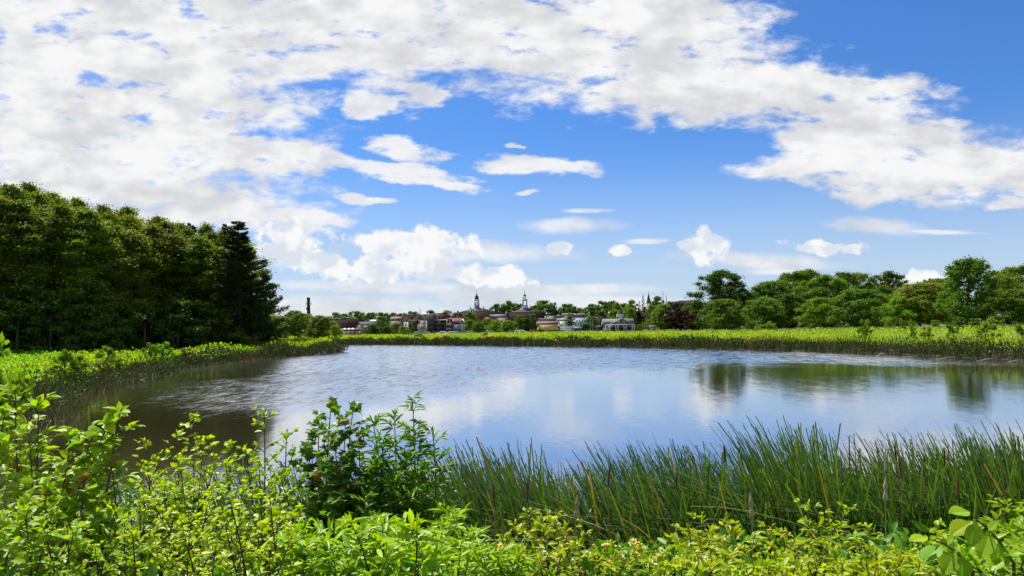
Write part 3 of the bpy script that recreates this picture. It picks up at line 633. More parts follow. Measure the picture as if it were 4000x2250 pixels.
# ------------------------------------------------------------------ meadow and shore reeds (uncountable cover)
def meadow(name, r, n, x0, x1, y0, y1, dmin, dmax, hv, size, mat, label, minpx=None):
    X = r.uniform(x0, x1, n*3); Y = r.uniform(y0, y1, n*3)
    d = pond_dist(X, Y); ok = (d > dmin) & (d < dmax) & (np.abs(X) < Y*.78+12)
    X, Y, d = X[ok][:n], Y[ok][:n], d[ok][:n]; n = len(X); Z = gz(X, Y)
    bump = .55+.25*np.sin(X*.31+1.3*np.sin(Y*.17))*np.sin(Y*.23)+.35*np.sin(X*1.1+Y*.4)*np.sin(Y*.8-X*.3)+.25*r.random(n)
    h = hv*np.clip(bump, .15, 1.55)
    z = Z+h*(1-r.random(n)**2*.9)
    s = size*(Y/60)**.55*(.6+.8*r.random(n))
    dd = r.normal(size=(n, 3))+np.array((0, 0, .3)); nn = r.normal(size=(n, 3))*.5+np.array((-.1, -.1, 1))
    V, _, t_ = scatter(QV*np.array((1.1, 1, 1)), [], QT, np.stack([X, Y, z], -1), basis(dd, nn), s)
    return tag(link(name, make_mesh(name, V, None, t_, [M[mat]])), label, kind='stuff')
rm = np.random.default_rng(5)
meadow('left_meadow', rm, 170000, -75, -14, 22, 120, .8, 60, .75, .20, 'meadow_leaf', 'sunlit yellow-green weeds and goldenrod of the left bank')
meadow('far_meadow', rm, 190000, -120, 150, 55, 250, 1.8, 90, .75, .17, 'meadow_leaf', 'sunlit yellow-green weeds and goldenrod beyond the pond')
BV = np.array([(-.5,0,0),(.5,0,0),(-.42,.0,.45),(.42,.0,.45),(-.2,.0,.8),(.2,.0,.8),(0,.0,1.0)])
def reeds(name, r, per_m, hgt, width, mat, label, sel, band=2.9, lean=.20, inner=-1.1):
    P0 = []; n = len(pond)
    for i in range(n):
        a = pond[i]; b = pond[(i+1) % n]
        if not sel(i, (a+b)/2): continue
        Ls = np.linalg.norm(b-a); k = int(per_m*Ls); s = r.random(k); nrm = np.array((b[1]-a[1], -(b[0]-a[0])))/max(Ls, 1e-6)
        q = a+(b-a)*s[:, None]
        tst = pond_dist(np.array([(a+b)[0]/2+nrm[0]*.3]), np.array([(a+b)[1]/2+nrm[1]*.3]))[0]
        if tst < 0: nrm = -nrm
        wob = .55*np.sin(q[:, 0]*.9)+.4*np.sin(q[:, 1]*1.7+q[:, 0]*.5)
        P0.append(q+nrm*(inner+wob*.8+band*r.random(k)**.8)[:, None])
    P0 = np.vstack(P0); n = len(P0); X, Y = P0.T; Z = np.maximum(gz(X, Y), -.25)
    hh = hgt*(.62+.5*r.random(n))*(1-.38*(X < -10)*(Y < 90))*(.88+.22*np.sin(X*.55)*np.sin(Y*.4+X*.21)+.1*np.sin(X*2.3))
    l = r.normal(size=(n, 2))*lean; l[:, 0] -= .06
    th = r.random(n)*np.pi; cx_, sx_ = np.cos(th), np.sin(th)
    wv = width*(Y/60)**.5*(.7+.6*r.random(n))
    k = BV; V = np.zeros((n, 7, 3)); zt = k[:, 2]
    V[:, :, 0] = X[:, None]+k[None, :, 0]*wv[:, None]*cx_[:, None]+l[:, 0:1]*hh[:, None]*zt[None]**1.8
    V[:, :, 1] = Y[:, None]+k[None, :, 0]*wv[:, None]*sx_[:, None]+l[:, 1:2]*hh[:, None]*zt[None]**1.8
    V[:, :, 2] = Z[:, None]+hh[:, None]*zt[None]*(1-.25*(np.abs(l).sum(1))[:, None]*zt[None])
    off = (np.arange(n)*7)[:, None, None]
    q = (off+np.array([(0,1,3,2),(2,3,5,4)])[None]).reshape(-1, 4); t_ = (off+np.array([(4,5,6)])[None]).reshape(-1, 3)
    return tag(link(name, make_mesh(name, V.reshape(-1, 3), q, t_, [M[mat]])), label, kind='stuff')
isnear = lambda c: c[1] < 13 and c[0] > -11
def thicket(name, r, n, label, mat, dmin, dmax, h0, h1, size, ymin=16):
    XX = []; 
    X = r.uniform(-60, 75, n*14); Y = r.uniform(ymin, 200, n*14); d = pond_dist(X, Y); ok = (d > dmin+.5*np.sin(X*.8)) & (d < dmax+.5*np.sin(X*.8)) & ((Y > 14) & ~((Y < 20) & (X > -10)))
    X, Y, d = X[ok][:n], Y[ok][:n], d[ok][:n]; n = len(X); Z = np.maximum(gz(X, Y), 0)
    z = Z+h0+(h1-h0)*r.random(n)**.8*(.8+.25*np.sin(X*.9+Y*.3)+.15*np.sin(X*2.7))
    V, _, t_ = scatter(QV*np.array((.8, 1, 1)), [], QT, np.stack([X, Y, z], -1), basis(r.normal(size=(n, 3))*.7+np.array((0, 0, 1.0)), r.normal(size=(n, 3))), size*(Y/80)**.5*(.6+.8*r.random(n)))
    print(name, n)
    return tag(link(name, make_mesh(name, V, None, t_, [M[mat]])), label, kind='stuff')
thicket('shore_thicket', rm, 60000, 'dark tangled growth along the waterline', 'reed_far', -1.3, 2.3, .0, 1.35, .24)
thicket('shore_vines', rm, 42000, 'bright leafy tops spilling over the shore growth', 'meadow_leaf', .6, 3.2, .65, 1.7, .22)
reeds('far_reeds', rm, 60, 1.75, .055, 'reed_far', 'dark green reeds lining the far and side shores', lambda i, c: not isnear(c) and c[1] > 14)
reeds('dry_reeds', rm, 7, 1.25, .05, 'reed_brown', 'dry brown reed stalks among the shore reeds', lambda i, c: not isnear(c) and c[1] > 14, band=1.6, lean=.3)
reeds('shore_weeds', rm, 14, 2.0, .09, 'meadow_leaf', 'bright weeds breaking through the shore reeds', lambda i, c: not isnear(c) and c[1] > 45 and (math.sin(c[0]*.7) > -.9), band=2.4, inner=1.2)
# driftwood and fallen stalks at the waterline
for i, (x, y, L0, a) in enumerate([(1575,1350,1.6,.1),(1738,1350,1.5,.5),(2745,1364,2.6,.05),(2560,1360,2.0,-.2),(3120,1372,2.2,.1),(3560,1392,3.0,.12),(3690,1398,2.6,-.1),(3850,1406,2.8,.08),(3960,1412,1.8,-.15),(3450,1385,2.0,.3),(240,1572,1.0,.0),(320,1545,.9,.4),(560,1480,1.0,-.2),(1240,1386,1.6,.1)]):
    X, Y = on_water(x, y, .06); r = np.random.default_rng(i)
    mb = MB(); k = np.linspace(-.5, .5, 5); L0 *= .55; mb.tube(np.stack([k*L0*math.cos(a), k*L0*math.sin(a)*.6, .04+.05*np.sin(k*5+i)+.12*(k+.5)*r.random()], -1), [.015,.03,.035,.025,.01], 6)
    o = mb.build('driftwood', M['driftwood'], None, (X, Y, 0.0)); tag(o, 'pale fallen stalk at the waterline, %s of them counted along the shore' % ORD[i], 'driftwood', 'driftwood along the shoreline')
# ------------------------------------------------------------------ town buildings
def win(mb_parent, x0, x1, z0, z1, y, frame='white', arch=False, mull=1):
    """a window standing 3 cm proud of the wall at y: frame (with sill) > pane"""
    w, h = x1-x0, z1-z0; fr = max(.06, min(w, h)*.12); mb = MB()
    mb.box(x0, x0+fr, y-.06, y+.05, z0, z1).box(x1-fr, x1, y-.06, y+.05, z0, z1).box(x0-fr*.6, x1+fr*.6, y-.12, y+.05, z0-fr*1.1, z0-.002)
    if arch:
        k = 8; ang = np.linspace(0, np.pi, k+1); cx, cz, R = (x0+x1)/2, z1, w/2
        for i in range(k):
            a0, a1 = ang[i], ang[i+1]
            mb.prism([(cx+R*math.cos(a0), cz+R*math.sin(a0)), (cx+R*math.cos(a1), cz+R*math.sin(a1)), (cx+(R-fr)*math.cos(a1), cz+(R-fr)*math.sin(a1)), (cx+(R-fr)*math.cos(a0), cz+(R-fr)*math.sin(a0))][::-1], y-.06, y+.05)
    else: mb.box(x0-fr*.5, x1+fr*.5, y-.09, y+.05, z1+.002, z1+fr*1.1)
    if mull: mb.box((x0+x1)/2-fr*.22, (x0+x1)/2+fr*.22, y-.055, y+.05, z0, z1).box(x0+fr, x1-fr, y-.05, y+.05, z0+h*.5-fr*.22, z0+h*.5+fr*.22)
    o = mb.build('window', M[frame], mb_parent)
    pb_ = MB(); pb_.box(x0+fr*.9, x1-fr*.9, y-.02, y+.06, z0+.01, z1-.01)
    if arch:
        ang = np.linspace(0, np.pi, 9); R = w/2-fr*.9
        pb_.prism([((x0+x1)/2+R*math.cos(a), z1-.012+R*math.sin(a)) for a in ang][::-1], y-.02, y+.06)
    pb_.build('pane', M['glass'], o)
    return o
def building(name, label, x0, x1, yt, D, depth, wall, roof=None, wins=(), cat='building', xr=None, trim=None, gable=None, chim=(), yb=None, overhang=.35, parapet=True):
    """x0,x1,yt: left, right and eave line seen in the photograph; D metres away; roof=(kind, rise in the same units, material)"""
    pL = at(x0, yt, D); pR = at(x1, yt, D); X0, X1 = pL[0], pR[0]; zt = (pL[2]+pR[2])/2
    cx = (X0+X1)/2; g = min(gz1(cx, D), gz1(cx, D+depth))-.4
    if yb is not None: g = at((x0+x1)/2, yb, D)[2]
    e = empty(name, (cx, D, g), label, cat); w2 = (X1-X0)/2; H = zt-g; s = D/F
    MB().box(-w2, w2, 0, depth, 0, H).build('wall', M[wall], e)
    if roof:
        k, rise, rm_ = roof; R = rise*s; oh = overhang; mb = MB()
        if k == 'flat':
            mb.box(-w2-.12, w2+.12, -.12, depth+.12, H+.002, H+max(.15, R))
        elif k == 'gable':                      # ridge runs left-right
            V = [(-w2-oh, -oh, H-.05), (w2+oh, -oh, H-.05), (w2+oh, depth+oh, H-.05), (-w2-oh, depth+oh, H-.05), (-w2-oh, depth/2, H+R), (w2+oh, depth/2, H+R)]
            mb.add(V, [(0,1,5,4),(2,3,4,5),(0,3,2,1)], [(0,4,3),(1,2,5)])
        elif k == 'front':                      # gable faces the pond
            mb.add([(-w2-oh, -oh, H-.05), (w2+oh, -oh, H-.05), (0, -oh, H+R), (-w2-oh, depth+oh, H-.05), (w2+oh, depth+oh, H-.05), (0, depth+oh, H+R)], [(1,4,5,2),(0,2,5,3),(0,3,4,1)], [(0,1,2),(3,5,4)])
        elif k == 'hip':
            i = min(w2, depth/2)*.92
            mb.add([(-w2-oh, -oh, H), (w2+oh, -oh, H), (w2+oh, depth+oh, H), (-w2-oh, depth+oh, H), (-w2+i, depth/2-.1, H+R), (w2-i, depth/2-.1, H+R), (w2-i, depth/2+.1, H+R), (-w2+i, depth/2+.1, H+R)], [(0,1,5,4),(1,2,6,5),(2,3,7,6),(3,0,4,7),(4,5,6,7),(0,3,2,1)])
        elif k == 'shed':
            mb.add([(-w2-oh, -oh, H), (w2+oh, -oh, H), (w2+oh, depth+oh, H+R), (-w2-oh, depth+oh, H+R), (-w2-oh, -oh, H+.25), (w2+oh, -oh, H+.25), (w2+oh, depth+oh, H+R+.25), (-w2-oh, depth+oh, H+R+.25)], [(0,3,2,1),(4,5,6,7),(0,1,5,4),(1,2,6,5),(2,3,7,6),(3,0,4,7)])
        mb.build('roof', M[rm_], e)
        if k == 'front': 
            MB().prism([(-w2, H+.0), (w2, H+.0), (0, H+R*.96)], -oh-.02, -oh-.005).build('gable', M[wall], e)
    if trim: MB().box(-w2-.25, w2+.25, -.25, -.002, H-.02-max(.18, 1.6*s), H-.02).build('cornice', M[trim], e)
    for (cols, rows, fx0, fx1, fz0, fz1, fw, fh, *rest) in wins:      # fractions of the facade
        frm = rest[0] if rest else 'white'; arch = rest[1] if len(rest) > 1 else False
        for i in range(cols):
            for j in range(rows):
                cxw = -w2+2*w2*(fx0+(fx1-fx0)*(i+.5)/cols); czw = H*(fz0+(fz1-fz0)*(j+.5)/rows)
                ww = 2*w2*(fx1-fx0)/cols*fw; hh = H*(fz1-fz0)/rows*fh
                win(e, cxw-ww/2, cxw+ww/2, czw-hh/2, czw+hh/2, 0, frm, arch, mull=0 if ww < 1.1*1 and D > 350 else 1)
    for (fx, wpx, hpx, cm_) in chim:
        xx = -w2+2*w2*fx; cw = wpx*s/2; mb = MB().box(xx-cw, xx+cw, depth*.3, depth*.3+2*cw, H-.3, H+hpx*s); mb.box(xx-cw*1.25, xx+cw*1.25, depth*.3-cw*.25, depth*.3+cw*2.25, H+hpx*s, H+hpx*s+.25)
        mb.build('chimney', M[cm_], e)
    e['_w'] = w2; e['_H'] = H; e['_s'] = s
    return e
# smokestack
p = at(1206, 1238, 600); q = at(1199, 1162, 600); g = gz1(p[0], 600)
e = empty('smokestack', (p[0], 600, g), 'tall dark brick smokestack with antennas near its top', 'smokestack'); H = q[2]-g
MB().lathe([(1.75,0),(1.15,H-2),(1.35,H-1.6),(1.35,H-.3),(1.1,H),(0.7,H)], sides=16).build('shaft', M['brick_dark'], e, shade=False)
for a in (0, 2.1, 3.3, 4.4, 5.5):
    r = 1.9; MB().box(-.18+r*math.cos(a), .18+r*math.cos(a), -.12+r*math.sin(a), .12+r*math.sin(a), H-6.5, H-3.2).box(min(.9*math.cos(a), r*math.cos(a)), max(.9*math.cos(a), r*math.cos(a)), r*math.sin(a)*.7-.05, r*math.sin(a)*.7+.05, H-5.2, H-4.9).build('antenna', M['grey'], e)
MB().box(-1.9, -1.2, -.5, .5, H-10, H-8.2).build('equipment_box', M['metal_dark'], e)
building('house', 'small grey gabled house behind trees left of the smokestack', 1078, 1100, 1262, 420, 8, 'grey', ('gable', 12, 'roof_grey'), [(2,1,.2,.8,.5,.9,.4,.7)])
building('flat_roofed_building', 'low flat-roofed building with white eaves behind the brick mill', 1268, 1320, 1245, 470, 12, 'brick_dark', ('flat', 2, 'white'), [(4,1,.25,.95,.72,.95,.35,.8)])
building('brick_mill', 'long dark brick mill with narrow upright windows', 1284, 1421, 1249, 420, 16, 'brick_dark', ('flat', 1, 'roof_dark'), [(7,1,.22,.50,.42,.78,.3,.9,'grey')], trim='brick')
building('mill_house', 'tan building with brown gabled roof and three skylights', 1328, 1394, 1294, 232, 7, 'tan', ('gable', 12, 'roof_brown'), [(4,1,.02,.98,.50,.95,.22,.62,'roof_dark',True)])
e = C.objects['mill_house']; w2, H, s = e['_w'], e['_H'], e['_s']
for fx in (.22, .48, .70):
    xx = -w2+2*w2*fx; MB().add([(xx-.3, .9, H+.50*.97), (xx+.3, .9, H+.5*.97), (xx+.3, 2.0, H+.86), (xx-.3, 2.0, H+.86), (xx-.3, .9, H+.6), (xx+.3, .9, H+.6), (xx+.3, 2.0, H+1.0), (xx-.3, 2.0, H+1.0)], [(4,5,6,7),(0,1,5,4),(1,2,6,5),(2,3,7,6),(3,0,4,7),(0,3,2,1)]).build('skylight', M['white'], e)
MB().box(-w2-.08, w2+.08, -.12, -.003, 0, H*.42).build('brick_base', M['brick_dark'], e)
building('cream_building', 'narrow cream rear building with dark roof beside the lilac grey block', 1394, 1417, 1270, 250, 8, 'cream', ('flat', 3, 'roof_dark'), [(1,1,.4,.8,.62,.85,.5,.9)])
building('lilac_building', 'lilac grey three storey building with three rows of windows', 1402, 1468, 1259, 262, 10, 'greyblue', ('flat', 1, 'white'), [(3,3,.28,.66,.10,.95,.4,.5,'roof_dark')])
building('metal_roofed_hall', 'hall under a pale metal gabled roof', 1440, 1490, 1259, 430, 14, 'grey', ('gable', 11, 'roof_pale'))
building('brown_roofed_hall', 'hall with large brown roof and bright white eave', 1522, 1571, 1253, 400, 14, 'tan', ('gable', 17, 'roof_brown'), [(4,1,.1,.9,.45,.8,.4,.7)], trim='white')
building('brick_shop', 'small brick block with three white windows', 1571, 1613, 1236, 385, 12, 'brick', ('flat', 4, 'brick_dark'), [(3,1,.08,.72,.68,.86,.4,.8)], trim='grey')
building('grey_block', 'plain grey upper block behind the small brick block', 1613, 1644, 1233, 410, 12, 'brick_pale', ('flat', 1, 'roof_dark'), chim=[(.15,4,4,'brick_dark')])
building('brick_warehouse', 'blank dark brick building with slim white coping left of the cream house', 1598, 1631, 1251, 330, 12, 'brick_dark', ('flat', 1, 'white'), [(1,2,.75,.95,.35,.7,.5,.5,'grey')])
building('white_shed', 'small white rear extension below the small brick block', 1577, 1589, 1259, 300, 4, 'white', ('flat', 1, 'white'), [(1,1,.3,.7,.7,.95,.6,.6,'roof_dark')])
building('white_roofed_block', 'block with white roof peeking left of the tall brick block', 1645, 1661, 1229, 420, 8, 'cream', ('shed', 6, 'roof_pale'))
building('cream_house', 'stepped cream clapboard house left of the tall brick block', 1640, 1660, 1254, 318, 8, 'cream', ('flat', 1, 'white'), [(2,2,.3,.95,.45,.95,.35,.55,'roof_dark')], chim=[(.0,3,6,'brick_dark'),(.5,3,6,'brick_dark')])
building('cream_house_wing', 'lower left wing of the stepped cream clapboard house', 1631, 1661, 1269, 312, 6, 'cream', ('flat', 1, 'white'), [(3,1,.1,.95,.58,.9,.32,.75,'roof_dark'),(2,1,.1,.95,.15,.4,.15,.5,'roof_dark')])
building('tall_brick_block', 'tallest brick block with four rows of close-set windows', 1660, 1702, 1228, 338, 14, 'brick_pale', ('flat', 2, 'white'), [(7,1,.06,.84,.72,.88,.5,.75,'grey'),(7,1,.06,.84,.50,.66,.5,.75,'grey'),(6,1,.08,.84,.28,.44,.45,.75,'grey'),(4,1,.1,.84,.05,.2,.4,.75,'grey')])
building('brick_block', 'wide plain brick upper storey right of the tallest brick block', 1701, 1744, 1225, 352, 14, 'brick', ('flat', 2, 'brick_dark'))
building('brick_row_house', 'dark brick row with small windows in front of the plain upper storey', 1703, 1732, 1252, 336, 10, 'brick_dark', ('shed', 3, 'grey'), [(6,3,.06,.94,.12,.9,.42,.5,'grey')])
building('brick_row_house', 'narrower dark brick row house left of the white balconies', 1732, 1746, 1252, 334, 10, 'brick_dark', ('shed', 4, 'grey'), [(2,3,.1,.9,.12,.9,.4,.5,'grey')])
# balcony house
e = building('balcony_house', 'house with white timber balconies and brick chimney', 1744, 1772, 1247, 332, 10, 'brick_dark', ('shed', 3, 'grey'), [(2,3,.15,.85,.1,.9,.4,.5,'grey')], chim=[(.08,7,13,'brick'),(.92,4,12,'brick')])
w2, H = e['_w'], e['_H']
for k, z in enumerate((.34, .62)):
    MB().box(-w2+.1, w2-.1, -1.8, -.01, H*z-.12, H*z).build('balcony_floor', M['cream'], e)
    MB().box(-w2+.1, w2-.1, -1.82, -1.76, H*z+.02, H*z+.85).build('railing', M['cream'], e)
for xx in (-w2+.15, w2-.2, 0): MB().box(xx-.1, xx+.1, -1.76, -1.58, 0, H*.86).build('post', M['cream'], e)
for sx in (-1, 1): MB().tube([(sx*(w2-.15), -1.7, H*.80), (sx*(w2-.5), -.2, H*1.0)], .12, 5).build('brace', M['white'], e)
building('red_roofed_house', 'house with steep red roof behind the blue house', 1770, 1808, 1269, 320, 9, 'brick', ('gable', 28, 'roof_red'), chim=[(.95,3,32,'brick')])
e = building('blue_house', 'deep blue clapboard house with white framed porch', 1773, 1799, 1270, 300, 5, 'blue', ('flat', 1, 'white'), [(2,1,.25,.9,.66,.88,.55,.8)])
w2, H = e['_w'], e['_H']; MB().box(-w2, w2, -1.6, -.01, H*.25, H*.29).box(-w2, w2, -1.62, -1.56, H*.33, H*.38).build('porch_deck', M['white'], e)
for xx in (-w2+.08, 0, w2-.08): MB().box(xx-.06, xx+.06, -1.55, -1.43, 0, H*.36).build('post', M['white'], e)
building('blue_gabled_house', 'blue gable end beside the red roof', 1797, 1813, 1260, 315, 7, 'blue', ('front', 14, 'white'), [(1,1,.25,.75,.70,.92,.6,.8)])
building('lilac_house', 'pale lilac lean-to right of the deep blue house', 1799, 1811, 1270, 298, 5, 'grey', ('flat', 2, 'white'), [(1,2,.3,.75,.2,.9,.5,.4)])
building('brick_shop', 'small dark brick block above the balcony house', 1753, 1780, 1234, 360, 8, 'brick_dark', ('flat', 1, 'brick_dark'))
# --- first hall with open cupola
e = building('cupola_hall', 'brick hall with hipped roof, pediments and a white cupola under a dark onion dome', 1792, 1936, 1221, 500, 22, 'brick', ('hip', 21, 'roof_grey'), [(5,1,.56,.90,.52,.90,.28,.95,'cream',True),(4,1,.02,.30,.52,.86,.28,.9,'cream')], trim='cream', chim=[(.30,3,24,'brick'),(.66,3,24,'brick')], overhang=.9)
w2, H, s = e['_w'], e['_H'], e['_s']
for (a, b, rz, wm) in ((.20, .50, 14, 'lightblue'), (.52, .86, 14, 'roof_grey')):
    xa, xb = -w2+2*w2*a, -w2+2*w2*b; xm = (xa+xb)/2; R = rz*s
    MB().prism([(xa, H+.15), (xb, H+.15), (xm, H+R)], -.9, 6).build('pediment', M[wm], e)
    mb = MB()
    for sx in (-1, 1):
        x_ = xa if sx < 0 else xb
        mb.add([(x_+sx*.4, -1.1, H+.15), (xm, -1.1, H+R+.1), (xm, 6.2, H+R+.1), (x_+sx*.4, 6.2, H+.15), (x_+sx*.4, -1.1, H+.4), (xm, -1.1, H+R+.4), (xm, 6.2, H+R+.4), (x_+sx*.4, 6.2, H+.4)], [(0,1,2,3),(4,5,6,7),(0,1,5,4),(2,3,7,6),(3,0,4,7)])
    mb.build('pediment_roof', M['roof_grey'], e)
    MB().lathe([(0,0),(.5,0),(.5,.15),(0,.15)], sides=10).build('round_window', M['glass'], e).matrix_basis = Matrix.Translation((xm, -.9, H+R*.42))@Matrix.Rotation(math.pi/2, 4, 'X')
cu = -w2+2*w2*.475; z0 = H+14*s; yc = 10.0
def cup(nm, mat, prof, sides=8, par=e, cx=None):
    o = MB().lathe(prof, sides=sides).build(nm, M[mat], par); o.location = (cu if cx is None else cx, yc, 0); return o
cup('cupola_base', 'greyblue', [(2.1,z0-2),(2.1,z0+1.6),(1.9,z0+1.7),(1.9,z0+2.6),(0,z0+2.6)], 8)
for k in range(8):
    a = (k+.5)*math.pi/4; o = MB().box(-.3,.3,-.3,.3,z0+2.6,z0+6.2).build('cupola_column', M['white'], e); o.location = (cu+1.55*math.cos(a), yc+1.55*math.sin(a), 0); o.rotation_euler = (0, 0, a)
cup('cupola_cornice', 'white', [(0,z0+6.2),(1.9,z0+6.2),(2.05,z0+6.5),(2.05,z0+6.8),(0,z0+6.8)], 8)
cup('dome', 'copper', [(1.35,z0+6.8),(1.45,z0+7.4),(1.38,z0+8.2),(1.1,z0+9.0),(.7,z0+9.6),(.38,z0+10.2),(.2,z0+11.0),(.08,z0+11.6)], 16)
cup('finial', 'copper', [(.09,z0+11.5),(.09,z0+12.4),(.2,z0+12.6),(.09,z0+12.9),(.03,z0+13.4)], 6)
# --- second hall with tall steeple
e = building('steeple_hall', 'large dark brick hall with hipped roof and tall slim blue-grey steeple', 1977, 2127, 1222, 500, 24, 'brick_dark', ('hip', 15, 'roof_brown'), [(8,1,.06,.42,.48,.86,.3,.85,'brick_pale',True),(3,1,.60,.92,.48,.8,.3,.8,'brick_pale')], trim='roof_grey', chim=[(.575,4.5,17,'brick_dark'),(.665,3.2,20,'brick_dark'),(.82,4.5,16,'brick_dark')], overhang=.8)
w2, H, s = e['_w'], e['_H'], e['_s']
cu = -w2+2*w2*.50; yc = 12.0; b0 = H+13*s
MB().add([(cu-4.6,8,b0),(cu+4.6,8,b0),(cu+4.6,16,b0),(cu-4.6,16,b0),(cu-2,11,b0+1.7),(cu+2,11,b0+1.7),(cu+2,13,b0+1.7),(cu-2,13,b0+1.7)], [(0,1,5,4),(1,2,6,5),(2,3,7,6),(3,0,4,7),(4,5,6,7)]).build('upper_roof', M['roof_brown'], e)
z0 = H+24*s-1.0
o = MB().box(-2.0,2.0,-2.0,2.0,z0-2,z0+2.0).box(-2.2,2.2,-2.2,2.2,z0+2.0,z0+2.3).build('steeple_base', M['lightblue'], e); o.location = (cu, yc, 0)
for sx in (-1, 1):
    for sy in (-1, 1):
        o = MB().box(sx*1.25-.35, sx*1.25+.35, sy*1.25-.35, sy*1.25+.35, z0+2.3, z0+5.4).build('belfry_pier', M['greyblue'], e); o.location = (cu, yc, 0)
o = MB().box(-1.7,1.7,-1.7,1.7,z0+5.4,z0+6.0).box(-1.9,1.9,-1.9,1.9,z0+6.0,z0+6.3).build('belfry_cornice', M['lightblue'], e); o.location = (cu, yc, 0)
for k in range(8):
    a = k*math.pi/4; o = MB().box(-.16,.16,-.16,.16,z0+6.3,z0+8.8).build('lantern_column', M['lightblue'], e); o.location = (cu+.88*math.cos(a), yc+.88*math.sin(a), 0)
cup('lantern_cap', 'slate_blue', [(0,z0+8.8),(1.05,z0+8.8),(1.08,z0+9.0),(.9,z0+9.5),(.5,z0+9.9),(.18,z0+10.1),(.12,z0+11.4),(.05,z0+13.0)], 12, e)
cup('finial', 'metal_dark', [(.05,z0+11.9),(.26,z0+12.0),(.05,z0+12.3),(.03,z0+13.6)], 6, e)
building('gabled_house', 'grey-roofed gabled house with brick side between the two halls', 1928, 1975, 1240, 400, 12, 'brick_dark', ('gable', 13, 'roof_grey'), chim=[(.9,3,12,'cream')])
building('cream_gabled_house', 'cream house front with a band of windows between the two halls', 1944, 1978, 1243, 392, 6, 'cream', ('flat', 1, 'white'), [(3,1,.15,.6,.62,.92,.45,.8,'roof_dark'),(2,1,.65,.98,.7,.9,.35,.5,'roof_dark')])
building('cream_porch', 'small cream porch with dark opening below the cream house front', 1956, 1978, 1257, 340, 5, 'cream', ('front', 8, 'roof_brown'), [(1,1,.25,.7,.0,.75,.7,.9,'white')])
building('brick_house', 'dark brick house left of the cream house front', 1914, 1944, 1236, 405, 10, 'brick_dark', ('gable', 8, 'roof_grey'), [(3,1,.25,.9,.6,.8,.25,.7,'grey')])
building('tan_house', 'tan house tucked in front of the first hall', 1893, 1914, 1240, 420, 8, 'tan', ('flat', 2, 'cream'), [(1,1,.6,.95,.5,.85,.6,.7,'roof_dark')])
building('yellow_building', 'yellow building with wide brown roof above a dark base', 2102, 2178, 1268, 262, 9, 'yellow', ('gable', 13, 'roof_grey'), [(3,1,.08,.62,.66,.96,.14,.8,'white')])
e = C.objects['yellow_building']; w2, H = e['_w'], e['_H']; MB().box(-w2-.06, w2+.06, -.2, -.003, 0, H*.50).build('dark_base', M['brick_dark'], e)
building('brick_terrace', 'low brick terrace with white coping behind the yellow building', 2105, 2186, 1245, 380, 12, 'brick', ('flat', 1.5, 'white'), [(7,1,.1,.98,.45,.8,.3,.7)], chim=[(.0,5,6,'brick')])
building('white_house', 'white house with tall arched centre window', 2180, 2214, 1254, 300, 8, 'white', ('gable', 9, 'roof_grey'), [(1,1,.28,.5,.25,.75,.9,.7,'white',True),(1,1,.02,.24,.3,.62,.5,.9,'blue'),(1,1,.56,.9,.3,.62,.5,.9,'blue')])
building('white_house', 'small white dormered block above the house with arched window', 2185, 2214, 1244, 330, 8, 'white', ('flat', 1, 'white'), [(2,1,.15,.8,.72,.9,.7,.8,'lightblue')])
building('blue_terrace', 'long pale blue terrace with white coping and balconies', 2243, 2300, 1243, 330, 10, 'lightblue', ('flat', 1.5, 'white'), [(5,1,.1,.98,.70,.92,.4,.7,'white'),(6,1,.05,.98,.34,.58,.45,.7,'white')])
building('white_terrace', 'white end block right of the long pale blue terrace', 2300, 2337, 1240, 335, 10, 'cream', ('flat', 1, 'white'), [(3,1,.1,.95,.62,.9,.3,.7,'roof_dark',True)])
building('store', 'low white store with bright canopy and dark shopfronts', 2183, 2272, 1277, 268, 10, 'grey', ('flat', 3, 'roof_pale'), [(6,1,.04,.96,.15,.62,.55,.9,'white')])
e = C.objects['store']; w2, H = e['_w'], e['_H']; MB().box(-w2, -w2*.4, -1.6, -.01, H*.78, H*.9).build('canopy', M['white'], e); MB().box(w2*.3, w2, -1.6, -.01, H*.8, H*.92).build('canopy', M['white'], e)
building('brick_tower_block', 'tall dark brick block left of the pavilion', 2338, 2366, 1236, 345, 12, 'brick_dark', ('flat', 1, 'roof_dark'), [(5,2,.25,.95,.35,.85,.25,.55,'brick_pale')])
building('brown_roofed_house', 'brown-roofed house on the rise behind the brick terrace', 2168, 2200, 1238, 440, 9, 'brick_dark', ('hip', 10, 'roof_brown'), [(2,1,.2,.8,.5,.8,.3,.7)])
building('grey_gabled_house', 'grey house with wide brown gable above the white houses', 2200, 2240, 1233, 430, 9, 'grey', ('gable', 10, 'roof_brown'), [(3,1,.1,.9,.55,.85,.3,.7)], chim=[(.6,4,16,'brick_pale')])
building('long_roofed_house', 'long low house with grey roof above the pale blue terrace', 2240, 2286, 1234, 440, 9, 'brick_dark', ('gable', 10, 'roof_grey'), chim=[(.3,3,12,'brick')])
building('hedge_house', 'pale stucco house corner behind the brick terrace', 2140, 2168, 1234, 450, 9, 'cream', ('flat', 2, 'roof_grey'))
